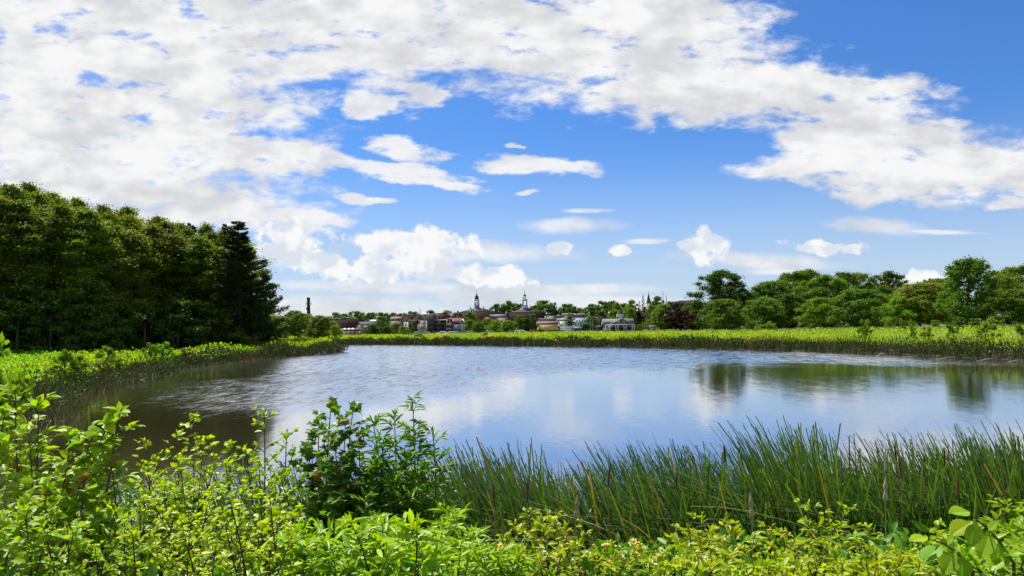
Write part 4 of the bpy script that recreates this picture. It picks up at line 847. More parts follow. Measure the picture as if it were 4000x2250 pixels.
# gazebo
p = at(2345, 1290, 258); g = gz1(p[0], 258)
e = empty('gazebo', (p[0], 258, g), 'small gazebo with dark two-tier hipped roof left of the pavilion', 'gazebo')
MB().lathe([(1.9,1.95),(1.9,2.05),(.9,2.7),(.55,2.75),(.55,2.95),(.75,2.97),(0,3.45)], sides=6).build('roof', M['roof_dark'], e)
MB().lathe([(0,0),(1.6,0),(1.6,.25),(0,.25)], sides=6).build('floor', M['wood_grey'], e)
for k in range(6):
    a = k*math.pi/3+math.pi/6; o = MB().box(-.05,.05,-.05,.05,.25,1.96).build('post', M['grey'], e); o.location = (1.5*math.cos(a), 1.5*math.sin(a), 0)
MB().lathe([(1.48,.55),(1.52,.55),(1.52,.95),(1.48,.95)], sides=6).build('railing', M['grey'], e)
# pavilion
D = 250; s = D/F
e = building('pavilion', 'grey shingled waterside pavilion with arched gable window and small belvedere', 2364, 2478, 1268, D, 9, 'greyblue', ('gable', 24, 'roof_grey'), [], overhang=.35)
w2, H = e['_w'], e['_H']; X = lambda x: (x-2421)*s
def ZP(y): return at(2421, y, D)[2]-e.location.z
MB().prism([(X(2384), ZP(1267)), (X(2468), ZP(1267)), (X(2426), ZP(1244.5))], -1.2, 3.6).build('gable_wall', M['greyblue'], e)
mb = MB()
for sx in (-1, 1):
    xa = X(2426)+sx*(X(2471.5)-X(2426)); xm = X(2426); z1_, z2_ = ZP(1267.6), ZP(1243)
    mb.add([(xa,-1.45,z1_),(xm,-1.45,z2_),(xm,4.2,z2_),(xa,4.2,z1_),(xa,-1.45,z1_+.14),(xm,-1.45,z2_+.16),(xm,4.2,z2_+.16),(xa,4.2,z1_+.14)], [(0,1,2,3),(4,5,6,7),(0,1,5,4),(2,3,7,6),(3,0,4,7)])
mb.build('gable_roof', M['roof_grey'], e)
mb = MB()
for sx in (-1, 1):
    xa = X(2426)+sx*(X(2471.5)-X(2426)); xm = X(2426)
    mb.add([(xa,-1.52,ZP(1268)),(xm,-1.52,ZP(1243.6)),(xm,-1.52,ZP(1242.2)),(xa,-1.52,ZP(1266.4)),(xa,-1.455,ZP(1268)),(xm,-1.455,ZP(1243.6)),(xm,-1.455,ZP(1242.2)),(xa,-1.455,ZP(1266.4))], [(0,1,2,3),(4,7,6,5),(0,4,5,1),(2,6,7,3)])
mb.build('bargeboard', M['white'], e)
MB().box(X(2361), X(2474), -1.55, -1.21, ZP(1270.2), ZP(1267.2)).build('fascia', M['white'], e)
win(e, X(2416.5), X(2431.5), ZP(1265.5), ZP(1256.5), -1.2, 'white', True)
for a, b in ((2404.5,2411.5),(2436.5,2443.5)): win(e, X(a), X(b), ZP(1265.2), ZP(1256.5), -1.2, 'white', False, 0)
for x in (2363,2380,2403,2412,2435,2444,2467,2476): MB().box(X(x)-.10, X(x)+.10, -1.45, -1.25, ZP(1294.5), ZP(1270.3)).build('post', M['white'], e)
for a, b in ((2382.5,2402),(2413.5,2434),(2446,2465)): 
    o = MB().box(X(a), X(b), -.08, -.004, ZP(1294.5), ZP(1277.5)).build('door', M['door_brown'], e)
    MB().box(X(a)-.08, X(b)+.08, -.10, -.003, ZP(1277.3), ZP(1276)).build('door_frame', M['white'], o)
MB().box(X(2360), X(2380), -1.42, -1.36, ZP(1283), ZP(1282)).box(X(2360), X(2380), -1.42, -1.36, ZP(1288), ZP(1287)).build('railing', M['white'], e)
MB().box(X(2352), X(2482), -3.4, -.1, ZP(1296.8), ZP(1294.6)).build('deck', M['tan'], e)
cx_, yc = X(2428.5), 4.5
mb = MB().box(cx_-.95, cx_+.95, yc-.95, yc+.95, ZP(1246), ZP(1238.6)); mb.build('belvedere_base', M['roof_dark'], e)
for dx_ in (-.85,-.3,.3,.85):
    for dy_ in (-.85,.85): MB().box(cx_+dx_-.09, cx_+dx_+.09, yc+dy_-.09, yc+dy_+.09, ZP(1238.6), ZP(1229)).build('belvedere_post', M['white'], e)
MB().box(cx_-1.0, cx_+1.0, yc-1.0, yc+1.0, ZP(1229), ZP(1227.4)).box(cx_-.95, cx_+.95, yc-.95, yc+.95, ZP(1238.6), ZP(1237.4)).build('belvedere_rail', M['white'], e)
o = MB().lathe([(1.35,ZP(1227.4)),(1.0,ZP(1222)),(.72,ZP(1215)),(.35,ZP(1209)),(.1,ZP(1208.5)),(.12,ZP(1206)),(0,ZP(1204.5))], sides=4).build('belvedere_roof', M['roof_dark'], e); o.location = (cx_, yc, 0)
# church spire
p = at(2534, 1185, 500); zt = at(2534, 1143, 500)[2]; g = gz1(p[0], 500)
e = empty('church_tower', (p[0], 500, g), 'slim dark church spire rising behind trees right of the pavilion', 'church')
hb = at(2533, 1186, 500)[2]-g; ht = zt-g
MB().box(-1.6,1.6,-1.6,1.6,0,hb).build('tower', M['cream'], e); MB().lathe([(1.75,hb),(0.02,ht)], sides=8).build('spire', M['slate_blue'], e)
MB().box(-.04,.04,-.04,.04,ht-.3,ht+1.3).box(-.35,.35,-.04,.04,ht+.7,ht+.8).build('cross', M['metal_dark'], e)
building('hilltop_building', 'long flat grey building on the rise left of the tall dark oak', 2660, 2725, 1175, 520, 18, 'brick_pale', ('flat', 2, 'grey'), [(9,2,.03,.97,.55,.95,.5,.4,'grey')])
# houses glimpsed under the right-hand trees
building('white_garage', 'white building glimpsed under the trees right of the dense round tree', 2884, 2924, 1272, 205, 6, 'white', ('gable', 4, 'roof_grey'), [(2,1,.1,.9,.35,.85,.4,.6)])
building('grey_house', 'pale grey low building behind the shaded tree trunks', 3052, 3112, 1262, 232, 7, 'grey', ('gable', 7, 'roof_pale'), [(4,1,.08,.9,.3,.8,.35,.6)])
building('white_annexe', 'white walled annexe seen between the dark tree trunks', 3130, 3166, 1262, 226, 6, 'white', ('flat', 1, 'roof_pale'), [(2,1,.1,.9,.3,.8,.35,.6)])
building('white_cottage', 'white cottage glimpsed behind the bushes at right', 3862, 3912, 1226, 190, 7, 'white', ('gable', 8, 'roof_grey'), [(3,1,.1,.9,.45,.8,.3,.7)])
building('white_cottage', 'small pale cottage showing through the trees under the broad maple', 3240, 3290, 1264, 225, 6, 'cream', ('gable', 6, 'roof_grey'), [(2,1,.2,.8,.4,.8,.3,.7)])
building('brown_cottage', 'low tan house with pale roof behind the red-orange disc', 2534, 2562, 1280, 262, 6, 'tan', ('gable', 9, 'roof_grey'))
# cars
def car_meshes():
    body = MB(); prof = [(-2.2,.35),(-2.2,.78),(-1.35,.92),(-.75,1.38),(.75,1.42),(1.45,.98),(2.15,.88),(2.2,.4)]
    n_ = len(prof); ys = [(-.86,1),(.86,1)]
    V = [(x, y*(1 if z < 1.0 else .84), z) for y, _ in ys for x, z in prof]
    q = [(i, (i+1) % n_, (i+1) % n_+n_, i+n_) for i in range(n_)]
    body.add(V, q, [(0, i+1, i) for i in range(1, n_-1)]+[(n_, n_+i, n_+i+1) for i in range(1, n_-1)])
    gls = MB(); 
    for y in (-.865, .865):
        yy_ = y*.985; gls.add([(-1.15,yy_,.98),(1.25,yy_,1.0),(.7,y*.87,1.33),(-.7,y*.87,1.30)], [(0,1,2,3)])
    gls.add([(1.50,-.7,.99),(1.50,.7,.99),(.80,.66,1.40),(.80,-.66,1.40)], [(0,1,2,3)]); gls.add([(-1.40,-.7,.94),(-1.40,.7,.94),(-.80,.66,1.36),(-.80,-.66,1.36)], [(0,3,2,1)])
    wh = MB().lathe([(0,-.1),(.33,-.1),(.33,.1),(0,.1)], sides=12); li = MB().box(-.03,.03,-.16,.16,-.07,.07)
    return body.mesh('car_body', [M['car_white']]), gls.mesh('car_window', [M['glass']]), wh.mesh('car_wheel', [M['tyre']]), li.mesh('headlight', [M['white']])
CB = car_meshes()
for (x, D, cm_, rz, lab) in [(1666,268,'car_silver',.1,'pale grey car parked below the tall brick block'),(1700,268,'car_dark',.1,'dark car parked at the right corner of the tall brick block'),
  (1730,264,'car_white',.3,'white car parked below the narrow dark brick row house'),(1762,264,'car_white',.3,'white car parked below the white balconies'),(1626,272,'car_silver',.1,'grey car parked below the stepped cream house'),
  (1835,266,'car_silver',.2,'silver car parked under trees right of the blue house'),(1910,266,'car_silver',.1,'silver car under the trees below the first hall'),(1918,268,'car_dark',.1,'dark car under the trees below the first hall'),(1997,264,'car_blue',.1,'blue car parked between the two halls'),
  (2022,262,'car_white',1.4,'white van-like car left of the steepled hall trees'),(2036,264,'car_white',.2,'white car below the steepled hall trees'),(2080,264,'car_red',.1,'bright red car below the upright oval tree'),(2108,266,'car_silver',.2,'silver car left of the yellow building'),(2143,266,'car_white',1.2,'white car by the yellow building'),
  (2198,264,'car_white',.2,'white car below the white house'),(2210,266,'car_silver',.2,'pale car right of the white car below the white house'),(2222,268,'car_white',.2,'white car beside the columnar tree')]:
    X_ = ray(x, 1300)[0]*D; e = empty('parked_car', (X_, D, gz1(X_, D)+.06), lab, 'car', 'cars parked behind the far meadow', rz)
    b = link('body', CB[0], e); b.material_slots[0].link = 'OBJECT'; b.material_slots[0].material = M[cm_]
    link('windows', CB[1], e)
    for wx in (-1.35, 1.4):
        for wy in (-.8, .8): w_ = link('wheel', CB[2], e, (wx, wy, .33)); w_.rotation_euler = (math.pi/2, 0, 0)
    for wy in (-.6, .6): link('headlight', CB[3], e, (2.19, wy, .68))
# poles, lamps
for (x, yt, D, k, lab) in [(1557,1260,245,'white','white pole left of the brick rear walls'),(2306,1245,262,'grey','tall grey lamp post in front of the rounded tree'),(2314,1247,262,'grey','second tall grey lamp post right of the first'),(1774,1209,500,'grey','thin mast on the roofs left of the first hall'),(1948,1166,560,'grey','thin mast among skyline trees left of the steeple'),(2712,1152,520,'grey','thin mast on the hilltop building')]:
    p = at(x, yt, D); g = gz1(p[0], D); e = empty('lamp_post' if 'lamp' in lab else 'pole', (p[0], D, g), lab, 'pole'); h = p[2]-g
    MB().tube([(0,0,0),(0,0,h)], [.14,.09], 6).build('shaft', M[k], e)
    if 'lamp' in lab: MB().box(-.1,1.1,-.06,.06,h-.1,h).build('arm', M[k], e); MB().box(.8,1.4,-.14,.14,h-.2,h-.102).build('lamp_head', M['grey'], e)
    else: MB().box(-.16,.16,-.16,.16,h,h+.12).build('cap', M[k], e)
# red-orange disc sign
p = at(2531, 1271, 240); g = gz1(p[0], 240); e = empty('round_sign', (p[0], 240, g), 'red-orange round disc on a post beside the bush', 'sign'); h = p[2]-g
MB().tube([(0,0,0),(0,0,h)], .05, 6).build('post', M['wood_grey'], e); o = MB().lathe([(0,-.04),(.42,-.04),(.42,.04),(0,.04)], sides=16).build('disc', M['orange'], e); o.location = (0,-.08,h); o.rotation_euler = (math.pi/2,0,0)
# white tilted dish by the left point
p = at(1040, 1321, 104); g = gz1(p[0], 104); e = empty('dish', (p[0], 104, g), 'white tilted oval dish standing above the weeds beside the wood', 'dish'); h = p[2]-g
MB().tube([(0,0,-.2),(0,0,h)], .06, 6).build('post', M['grey'], e); o = MB().lathe([(0,-.10),(.2,-.09),(.36,-.02),(.42,.05),(.36,.03),(.18,-.04),(0,-.05)], sides=20).build('bowl', M['white'], e); o.location = (0,0,h); o.rotation_euler = (D2R(38), D2R(-14), 0); o.scale = (1,.8,1)
# split rail fence along the right bank path
def fence(x0, x1, D0, D1, n_, lab):
    P0 = []
    for i in range(n_+1):
        f = i/n_; D = D0+(D1-D0)*f; X_ = ray(x0+(x1-x0)*f, 1280)[0]*D; P0.append((X_, D, gz1(X_, D)))
    o0 = P0[0]; e = empty('rail_fence', o0, lab, 'fence'); R = [np.array(p)-np.array(o0) for p in P0]
    pm = MB().tube([(0,0,-.2),(0,0,1.15)], .07, 6).mesh('fence_post', [M['wood_grey']])
    for p in R: link('post', pm, e, tuple(p))
    for i in range(n_):
        for z in (.55, 1.0): MB().tube([R[i]+np.array((0,0,z)), R[i+1]+np.array((0,0,z))], .05, 5, False).build('rail', M['wood_grey'], e)
fence(2440, 3420, 172, 140, 46, 'long weathered rail fence behind the right meadow')
fence(3430, 4100, 138, 118, 22, 'rail fence running behind the meadow at the right edge')
fence(1760, 2420, 250, 236, 44, 'dark rail fence in front of the parked cars')
for o in C.objects:
    for k in ('_w', '_H', '_s'):
        if k in o: del o[k]
# ------------------------------------------------------------------ foreground plants
rs = np.random.default_rng(21)
def leaf_tpl(w, fold=.12, droop=.12, kind='plain'):
    if kind == 'plain':
        V = np.array([(0,0,0),(-w*.85,.32,fold*w*2),(0,.34,0),(w*.85,.32,fold*w*2),(-w*.72,.68,fold*w*1.6-droop*.5),(0,.70,-droop*.45),(w*.72,.68,fold*w*1.6-droop*.5),(0,1,-droop)], float)
        return V, [(1,2,5,4),(2,3,6,5)], [(0,2,1),(0,3,2),(4,5,7),(5,6,7)]
    if kind == 'maple':                                    # five pointed lobes
        out = [(0,0),(.16,.10),(.42,.02),(.34,.22),(.62,.42),(.36,.48),(.30,.62),(.14,.60),(0,1.0),(-.14,.60),(-.30,.62),(-.36,.48),(-.62,.42),(-.34,.22),(-.42,.02),(-.16,.10)]
        V = [(x*w*1.6, y, -droop*(abs(x)*.9+y*y)) for x, y in out]+[(0,.38,0)]
        n = len(out); return np.array(V, float), [], [(n, i, (i+1) % n) for i in range(n)]
    if kind == 'elm':                                      # broad serrated leaf with raised side veins
        V = []; T = []; Q = []; k = 9; 
        for s in (-1, 1):
            for i in range(k):
                f = i/k; y0 = f*.97; wd = w*math.sin(math.pi*min(1, (f+.06)**.8))*1.0
                V += [(0, y0, -droop*y0*y0)]; V += [(s*wd, y0+.10, -droop*y0*y0+fold*wd-.022)]; V += [(s*wd*1.09, y0+.16, -droop*y0*y0+fold*wd+.022)]
        V.append((0, 1.0, -droop)); tipi = len(V)-1
        for sI in (0, 1):
            b = sI*k*3
            for i in range(k):
                a = b+i*3; nb_ = b+(i+1)*3 if i < k-1 else None
                c0 = nb_ if nb_ is not None else tipi
                T += [(a, a+1, a+2) if sI else (a, a+2, a+1), (a, a+2, c0) if sI else (a, c0, a+2)]
                if nb_ is not None: T += [(c0, a+2, nb_+1) if sI else (c0, nb_+1, a+2)]
        return np.array(V, float), Q, T
TPL = {'small': leaf_tpl(.34, .14, .10), 'lance': leaf_tpl(.135, .3, .16), 'oval': leaf_tpl(.25, .2, .16), 'broad': leaf_tpl(.33, .16, .22), 'maple': leaf_tpl(.8, .1, .22, 'maple'), 'elm': leaf_tpl(.33, .12, .16, 'elm'), 'pinnate': leaf_tpl(.24, .1, .05)}
LMESH = {}
def leaf_obj_mesh(kind, mat):
    k = (kind, mat)
    if k not in LMESH:
        V, q, t_ = TPL[kind]; LMESH[k] = make_mesh('leaf_'+kind, V, q or None, t_ or None, [M[mat]])
    return LMESH[k]
def leaf_objects(parent, base, kind, mat, P_, B, sc, name='leaf'):
    me_ = leaf_obj_mesh(kind, mat)
    for p, b, s in zip(P_, B, sc):
        o = bpy.data.objects.new(name, me_); C.objects.link(o); o.parent = parent
        mm = Matrix(((b[0][0]*s, b[1][0]*s, b[2][0]*s, p[0]-base[0]), (b[0][1]*s, b[1][1]*s, b[2][1]*s, p[1]-base[1]), (b[0][2]*s, b[1][2]*s, b[2][2]*s, p[2]-base[2]), (0, 0, 0, 1)))
        o.matrix_basis = mm
def shrub(label, tips, kind, mat, size, nleaf=3, nobj=110, spacing=.045, tw=.34, bx=None, bd=None, name='shrub', cat='shrub', tipmat=None, twig='twig', start=.22, gap=.042, upright=.75, flowers=0, bend=.14, pair=False, side=0.0):
    """tips: (x, y, distance) seen in the photograph where stems end; stems rise from one root area"""
    r = rs; T_ = np.array([at(x, y, d) for x, y, d in tips]); base = T_.mean(0).copy()
    if bx is not None: base[0] = ray(bx, 2200)[0]*(bd or base[1]); 
    if bd is not None: base[1] = bd
    base[2] = gz1(base[0], base[1]); e = empty(name, base, label, cat)
    mb = MB(); PP = []; DD = []; SC = []; TP = []; FL = []
    for T1 in T_:
        root = base+np.array((r.normal()*.10+ (T1[0]-base[0])*.35, r.normal()*.10+(T1[1]-base[1])*.35, 0)); root[2] = gz1(root[0], root[1])-.05
        Ls = np.linalg.norm(T1-root); mid_ = (root+T1)/2+np.array((r.normal()*bend*.5+side, r.normal()*bend*.5, .12*Ls*r.random()))
        k = np.linspace(0, 1, 12)[:, None]; path = (1-k)**2*root+2*k*(1-k)*mid_+k*k*T1
        mb.tube(path, np.linspace(.0085, .0022, 12)*(.7+.25*Ls), 5, False)
        nt_ = max(4, int(Ls*(1-start)/spacing)); s = start+(1-start)*(np.arange(nt_)+r.random(nt_))/nt_
        for i, si in enumerate(s):
            p = np.array([np.interp(si, k[:, 0], path[:, j]) for j in range(3)])
            tg = unit(np.array([np.interp(min(1, si+.05), k[:, 0], path[:, j]) for j in range(3)])-p+1e-6)
            a = i*2.4+r.random(); out = unit(np.array((math.cos(a), math.sin(a), 0))); 
            Lt = tw*(.35+.9*r.random())*(1-si)**.55*(.55+.6*min(1, si*1.8))+.03
            dirv = unit(out+np.array((0, 0, upright))*(.4+r.random()*.8)+tg*.3)
            m_ = max(2, int(Lt/gap)); kk = (np.arange(m_)+.6)/m_
            tp = p+dirv*Lt; sag = np.array((0, 0, -.10*Lt))
            pts = p[None]+dirv[None]*(kk*Lt)[:, None]+sag*(kk**2)[:, None]
            if Lt > .07: mb.tube(np.vstack([p, p+dirv*Lt*.5+sag*.25, tp+sag]), [.0028, .002, .001], 4, False)
            if flowers and r.random() < flowers*(si**2): FL.append(tp+sag+np.array((0, 0, .015)))
            for rep in ((-1, 1) if pair else (0,)):
                for j in range(m_*nleaf):
                    jj = j % m_; b = (1 if (j % 2) else -1) if not pair else rep
                    sd = unit(np.cross(dirv, (0, 0, 1))); d = unit(dirv*.55+sd*b*.75+r.normal(size=3)*.28+np.array((0, 0, -.05)))
                    PP.append(pts[jj]); DD.append(d); SC.append(size*1.12*(.55+.6*r.random())*(1-.35*kk[jj]*(si**2))); TP.append(si*.6+kk[jj]*.4)
            PP.append(tp+sag); DD.append(unit(dirv+r.normal(size=3)*.2)); SC.append(size*.7*(.6+.5*r.random())); TP.append(si*.6+.4)
        for j in range(5):
            PP.append(T1-unit(T1-mid_)*.012*j); DD.append(unit(unit(T1-mid_)*.9+r.normal(size=3)*.5)); SC.append(size*(.5+.1*j)); TP.append(1.0)
    P_ = np.array(PP); Dd = np.array(DD); sc = np.array(SC); TP = np.array(TP); n = len(P_)
    nn = np.array((0, -.12, 1.0))+r.normal(size=(n, 3))*.42; Bb = basis(Dd, nn)
    vis = TP*1.2-(P_[:, 1]-base[1])*.8+r.random(n)*.5
    order = np.argsort(-vis); top = order[:nobj]; rest = order[nobj:]
    redsel = (TP[top] > .995) if tipmat else np.zeros(len(top), bool)
    leaf_objects(e, base, kind, mat, P_[top][~redsel], Bb[top][~redsel], sc[top][~redsel])
    if tipmat: leaf_objects(e, base, kind, tipmat, P_[top][redsel], Bb[top][redsel], sc[top][redsel]*.8, 'young_leaf')
    V_, q_, t_ = TPL[kind]; V, q2, t2 = scatter(V_, q_, t_, P_[rest]-base, Bb[rest], sc[rest])
    tag(link('foliage', make_mesh('foliage', V, q2, t2, [M[mat]]), e), kind='stuff')
    o = link('stems', mb.mesh('stems', [M[twig]], True), e); o.matrix_parent_inverse = Matrix.Identity(4); o.location = -Vector(base)
    if FL:
        fm = MB()
        for k_ in range(6):
            a = k_*math.pi/3; fm.add([(0,0,0),(.011*math.cos(a-.4),.011*math.sin(a-.4),.006),(.016*math.cos(a),.016*math.sin(a),.004),(.011*math.cos(a+.4),.011*math.sin(a+.4),.006)], [(0,1,2,3)])
        fm.lathe([(0,.0),(.006,.002),(.005,.008),(0,.010)], sides=6)
        f_ = fm.mesh('flower', [M['flower']])
        for i, p in enumerate(FL):
            o = link('flower', f_, e, tuple(p-base)); o.rotation_euler = (r.normal()*.4-.3, r.normal()*.4, r.random()*6); o.scale = (.8+.4*r.random(),)*3
            if i % 3 == 0: o.material_slots[0].link = 'OBJECT'; o.material_slots[0].material = M['flower_white']
    return e
def tipsf(x0, x1, n, prof, d0, d1, jit=40):
    out = []
    for i in range(n):
        x = x0+(x1-x0)*(i+rs.random())/n; out.append((x, prof(x)+rs.random()*jit, rs.uniform(d0, d1)))
    return out
# --- left edge: large-leaved saplings
shrub('large-leaved sapling at the left edge with drooping pointed leaves', [(60,1520,4.2),(150,1560,4.0),(20,1600,4.1),(110,1680,3.9),(-40,1560,4.2)], 'broad', 'shrub_elm', .085, nobj=110, spacing=.07, tw=.30, gap=.05, bx=0, name='elm_sapling')
shrub('slanting branch of large drooping leaves reaching over the water from the left', [(470,1600,3.7),(430,1640,3.65),(360,1690,3.7),(280,1700,3.6)], 'broad', 'shrub_elm', .088, nobj=130, spacing=.055, tw=.22, gap=.045, bx=-40, bd=3.6, start=.35, upright=.35, bend=.05, name='elm_sapling')
shrub('shrub with lobed leaves and brown young tips below the slanting branch', [(430,1800,3.6),(330,1850,3.5),(260,1900,3.6),(380,1960,3.4),(180,1900,3.5)], 'maple', 'shrub_elm', .065, nobj=110, spacing=.07, tw=.22, gap=.055, bx=220, tipmat='red_leaf', name='maple_sapling')
shrub('bright leafy bush filling the lower left corner', tipsf(-60, 300, 9, lambda x: 1900+.3*abs(x-100), 2.9, 3.6, 150), 'broad', 'shrub_elm', .062, nobj=130, spacing=.06, tw=.24, bx=110)
shrub('low small-leaved bush at the bottom between the corner bush and the red-twigged shrub', tipsf(250, 560, 9, lambda x: 1960, 2.9, 3.5, 180), 'small', 'shrub_small', .040, nobj=130, spacing=.045, tw=.24, bx=400)
# --- small-leaved shrubs centre left
shrub('small-leaved shrub with reddish twigs, tallest shoot standing against dark water', [(740,1625,4.6),(690,1690,4.6),(800,1710,4.5),(575,1725,4.6),(620,1790,4.4),(850,1790,4.5),(700,1800,4.2),(560,1830,4.3),(780,1880,4.1),(640,1900,4.0)], 'small', 'shrub_small', .048, nobj=180, spacing=.045, tw=.30, bx=700, twig='twig_red')
shrub('small round-leaved shrub with one thin tall leader left of the maple sapling', [(1030,1602,4.5),(900,1735,4.5),(960,1745,4.5),(1120,1690,4.4),(1150,1760,4.4),(880,1810,4.2),(1010,1800,4.1),(1090,1850,4.1),(950,1900,4.0)], 'small', 'shrub_small', .050, nobj=170, spacing=.05, tw=.27, bx=1010)
shrub('dense small-leaved bush at the bottom under the red-twigged shrub', tipsf(520, 860, 12, lambda x: 1960, 2.9, 3.7, 170), 'small', 'shrub_small', .038, nobj=150, spacing=.042, tw=.24, bx=690)
shrub('dense small-leaved bush at the bottom under the thin leader', tipsf(820, 1180, 12, lambda x: 1940, 2.9, 3.7, 190), 'small', 'shrub_small', .040, nobj=150, spacing=.045, tw=.24, bx=1000)
shrub('deep green small-leaved bush behind the bottom bushes at left', tipsf(330, 760, 9, lambda x: 1880, 3.8, 4.4, 120), 'small', 'shrub_deep', .045, nobj=80, spacing=.05, tw=.26, bx=540)
# --- maple and willow
shrub('deep green maple sapling with coppery young leaves at its tips', [(1295,1572,4.5),(1245,1640,4.6),(1380,1590,4.5),(1350,1640,4.4),(1220,1690,4.5),(1200,1750,4.4),(1300,1700,4.3),(1400,1700,4.4),(1330,1820,4.2),(1240,1850,4.2),(1390,1880,4.2),(1300,1930,4.1)], 'maple', 'shrub_deep', .068, nobj=190, spacing=.05, tw=.20, gap=.045, bx=1320, tipmat='red_leaf', name='maple_sapling', upright=.3)
shrub('willow with long narrow leaves, its tallest shoot right of the maple sapling', [(1610,1558,4.4),(1455,1640,4.4),(1540,1620,4.3),(1690,1690,4.4),(1640,1720,4.3),(1500,1720,4.2),(1580,1780,4.2),(1460,1800,4.2),(1650,1820,4.1),(1540,1880,4.1),(1420,1930,4.0),(1600,1930,4.0)], 'lance', 'shrub_deep', .092, nobj=200, spacing=.045, tw=.21, gap=.028, bx=1560, name='willow_shrub')
shrub('dark inner willow growth between maple sapling and tall willow', tipsf(1300, 1620, 9, lambda x: 1830, 4.3, 4.7, 120), 'lance', 'shrub_deep', .085, nobj=80, spacing=.045, tw=.28, gap=.03, bx=1460, name='willow_shrub')
# --- bottom row
shrub('bright narrow-leaved willow shoots at the bottom below the maple sapling', tipsf(1150, 1420, 10, lambda x: 2010, 2.8, 3.4, 150), 'lance', 'shrub_willow', .090, nobj=160, spacing=.045, tw=.20, gap=.026, bx=1290, name='willow_shrub')
shrub('bright narrow-leaved willow shoots at the bottom below the tall willow', tipsf(1400, 1680, 11, lambda x: 2030, 2.7, 3.4, 130), 'lance', 'shrub_willow', .095, nobj=170, spacing=.045, tw=.20, gap=.026, bx=1540, name='willow_shrub')
shrub('yellow-green willow shoots at the left foot of the cattails', [(1740,1975,3.7),(1770,2010,3.6),(1710,2050,3.5),(1840,2080,3.5),(1690,2120,3.4),(1800,2130,3.2),(1870,2160,3.2),(1740,2180,3.0)], 'lance', 'shrub_willow', .082, nobj=150, spacing=.045, tw=.20, gap=.026, bx=1780, name='willow_shrub')
shrub('bushy plant with small orange and cream flowers in front of the cattails', [(2070,1990,3.4),(2010,2040,3.4),(1955,2090,3.3),(2170,2010,3.4),(2210,2050,3.3),(2120,2060,3.2),(2270,2100,3.3),(2040,2120,3.1),(1980,2160,3.0),(2200,2150,3.0),(2300,2150,3.1),(2100,2180,2.9)], 'oval', 'shrub_gold', .050, nobj=170, spacing=.040, tw=.18, gap=.03, bx=2110, flowers=.55, name='flowering_shrub')
shrub('low flowering plant with orange dots right of the bushy one', tipsf(2290, 2560, 11, lambda x: 2120+.15*abs(x-2420), 2.9, 3.3, 70), 'oval', 'shrub_gold', .046, nobj=150, spacing=.038, tw=.17, gap=.03, bx=2420, flowers=.5, name='flowering_shrub')
shrub('low leafy willow-like growth at the bottom between tall willow and flowers', tipsf(1820, 2040, 8, lambda x: 2130, 2.6, 3.0, 60), 'lance', 'shrub_willow', .075, nobj=120, spacing=.042, tw=.18, gap=.026, bx=1930, name='willow_shrub')
shrub('locust-like shrub with paired oval leaflets in front of the cattails', [(2740,2010,3.4),(2830,2015,3.4),(2690,2060,3.3),(2790,2070,3.2),(2870,2080,3.3),(2650,2120,3.2),(2730,2130,3.1),(2830,2140,3.1),(2700,2190,2.9)], 'pinnate', 'shrub_gold', .050, nobj=170, spacing=.055, tw=.24, gap=.024, bx=2760, pair=True, upright=.2, name='locust_shrub')
shrub('low yellow-green plants at the bottom under the locust-like shrub', tipsf(2540, 2860, 10, lambda x: 2170, 2.6, 3.1, 50), 'oval', 'shrub_gold', .046, nobj=130, spacing=.038, tw=.17, gap=.03, bx=2700, flowers=.2, name='flowering_shrub')
shrub('upright bright shrub with golden shoot tips right of the locust-like shrub', [(3160,1965,3.5),(3200,2010,3.5),(3310,1990,3.5),(3250,2050,3.4),(3400,2070,3.4),(3150,2060,3.4),(3350,2110,3.3),(3200,2120,3.2),(3280,2150,3.1),(3120,2160,3.1),(3410,2160,3.1)], 'oval', 'shrub_gold', .046, nobj=180, spacing=.040, tw=.19, gap=.028, bx=3260, tipmat='red_leaf')
shrub('small yellow-tipped shrub between the locust-like and the golden-tipped shrubs', [(3015,2055,3.3),(2960,2110,3.2),(3060,2100,3.2),(3100,2100,3.2),(2920,2160,3.0),(3020,2170,3.0),(3090,2190,2.9)], 'oval', 'shrub_gold', .048, nobj=140, spacing=.042, tw=.18, gap=.03, bx=3010)
shrub('fine-leaved plants at the bottom left of the big ribbed leaves', tipsf(3420, 3620, 8, lambda x: 2130, 2.7, 3.2, 80), 'lance', 'shrub_gold', .055, nobj=130, spacing=.035, tw=.16, gap=.022, bx=3520, name='weed_clump')
shrub('narrow upright shoot behind the big ribbed leaves', [(3660,2055,3.2),(3690,2080,3.2),(3640,2110,3.1),(3710,2130,3.1)], 'oval', 'shrub_small', .045, nobj=110, spacing=.04, tw=.14, gap=.028, bx=3670)
shrub('leafy vine-like shrub rising at the right edge', [(3935,1960,3.3),(3990,1985,3.3),(3900,2000,3.3),(4040,1980,3.3),(3950,2050,3.1),(4010,2070,3.0),(3890,2110,3.1),(3970,2140,2.9),(4050,2120,2.9)], 'oval', 'shrub_elm', .062, nobj=170, spacing=.05, tw=.20, gap=.04, bx=3960)
shrub('broad-leaved growth at the bottom right corner', tipsf(3720, 4080, 10, lambda x: 2130, 2.5, 3.0, 60), 'broad', 'shrub_elm', .060, nobj=140, spacing=.05, tw=.20, gap=.04, bx=3880)
shrub('low bright plants along the bottom left of the golden-tipped shrub', tipsf(2840, 3140, 9, lambda x: 2190, 2.5, 2.9, 40), 'small', 'shrub_gold', .040, nobj=120, spacing=.04, tw=.16, bx=2990)
shrub('low bright plants along the bottom under the golden-tipped shrub', tipsf(3130, 3470, 9, lambda x: 2190, 2.5, 2.9, 40), 'small', 'shrub_gold', .040, nobj=120, spacing=.04, tw=.16, bx=3300)
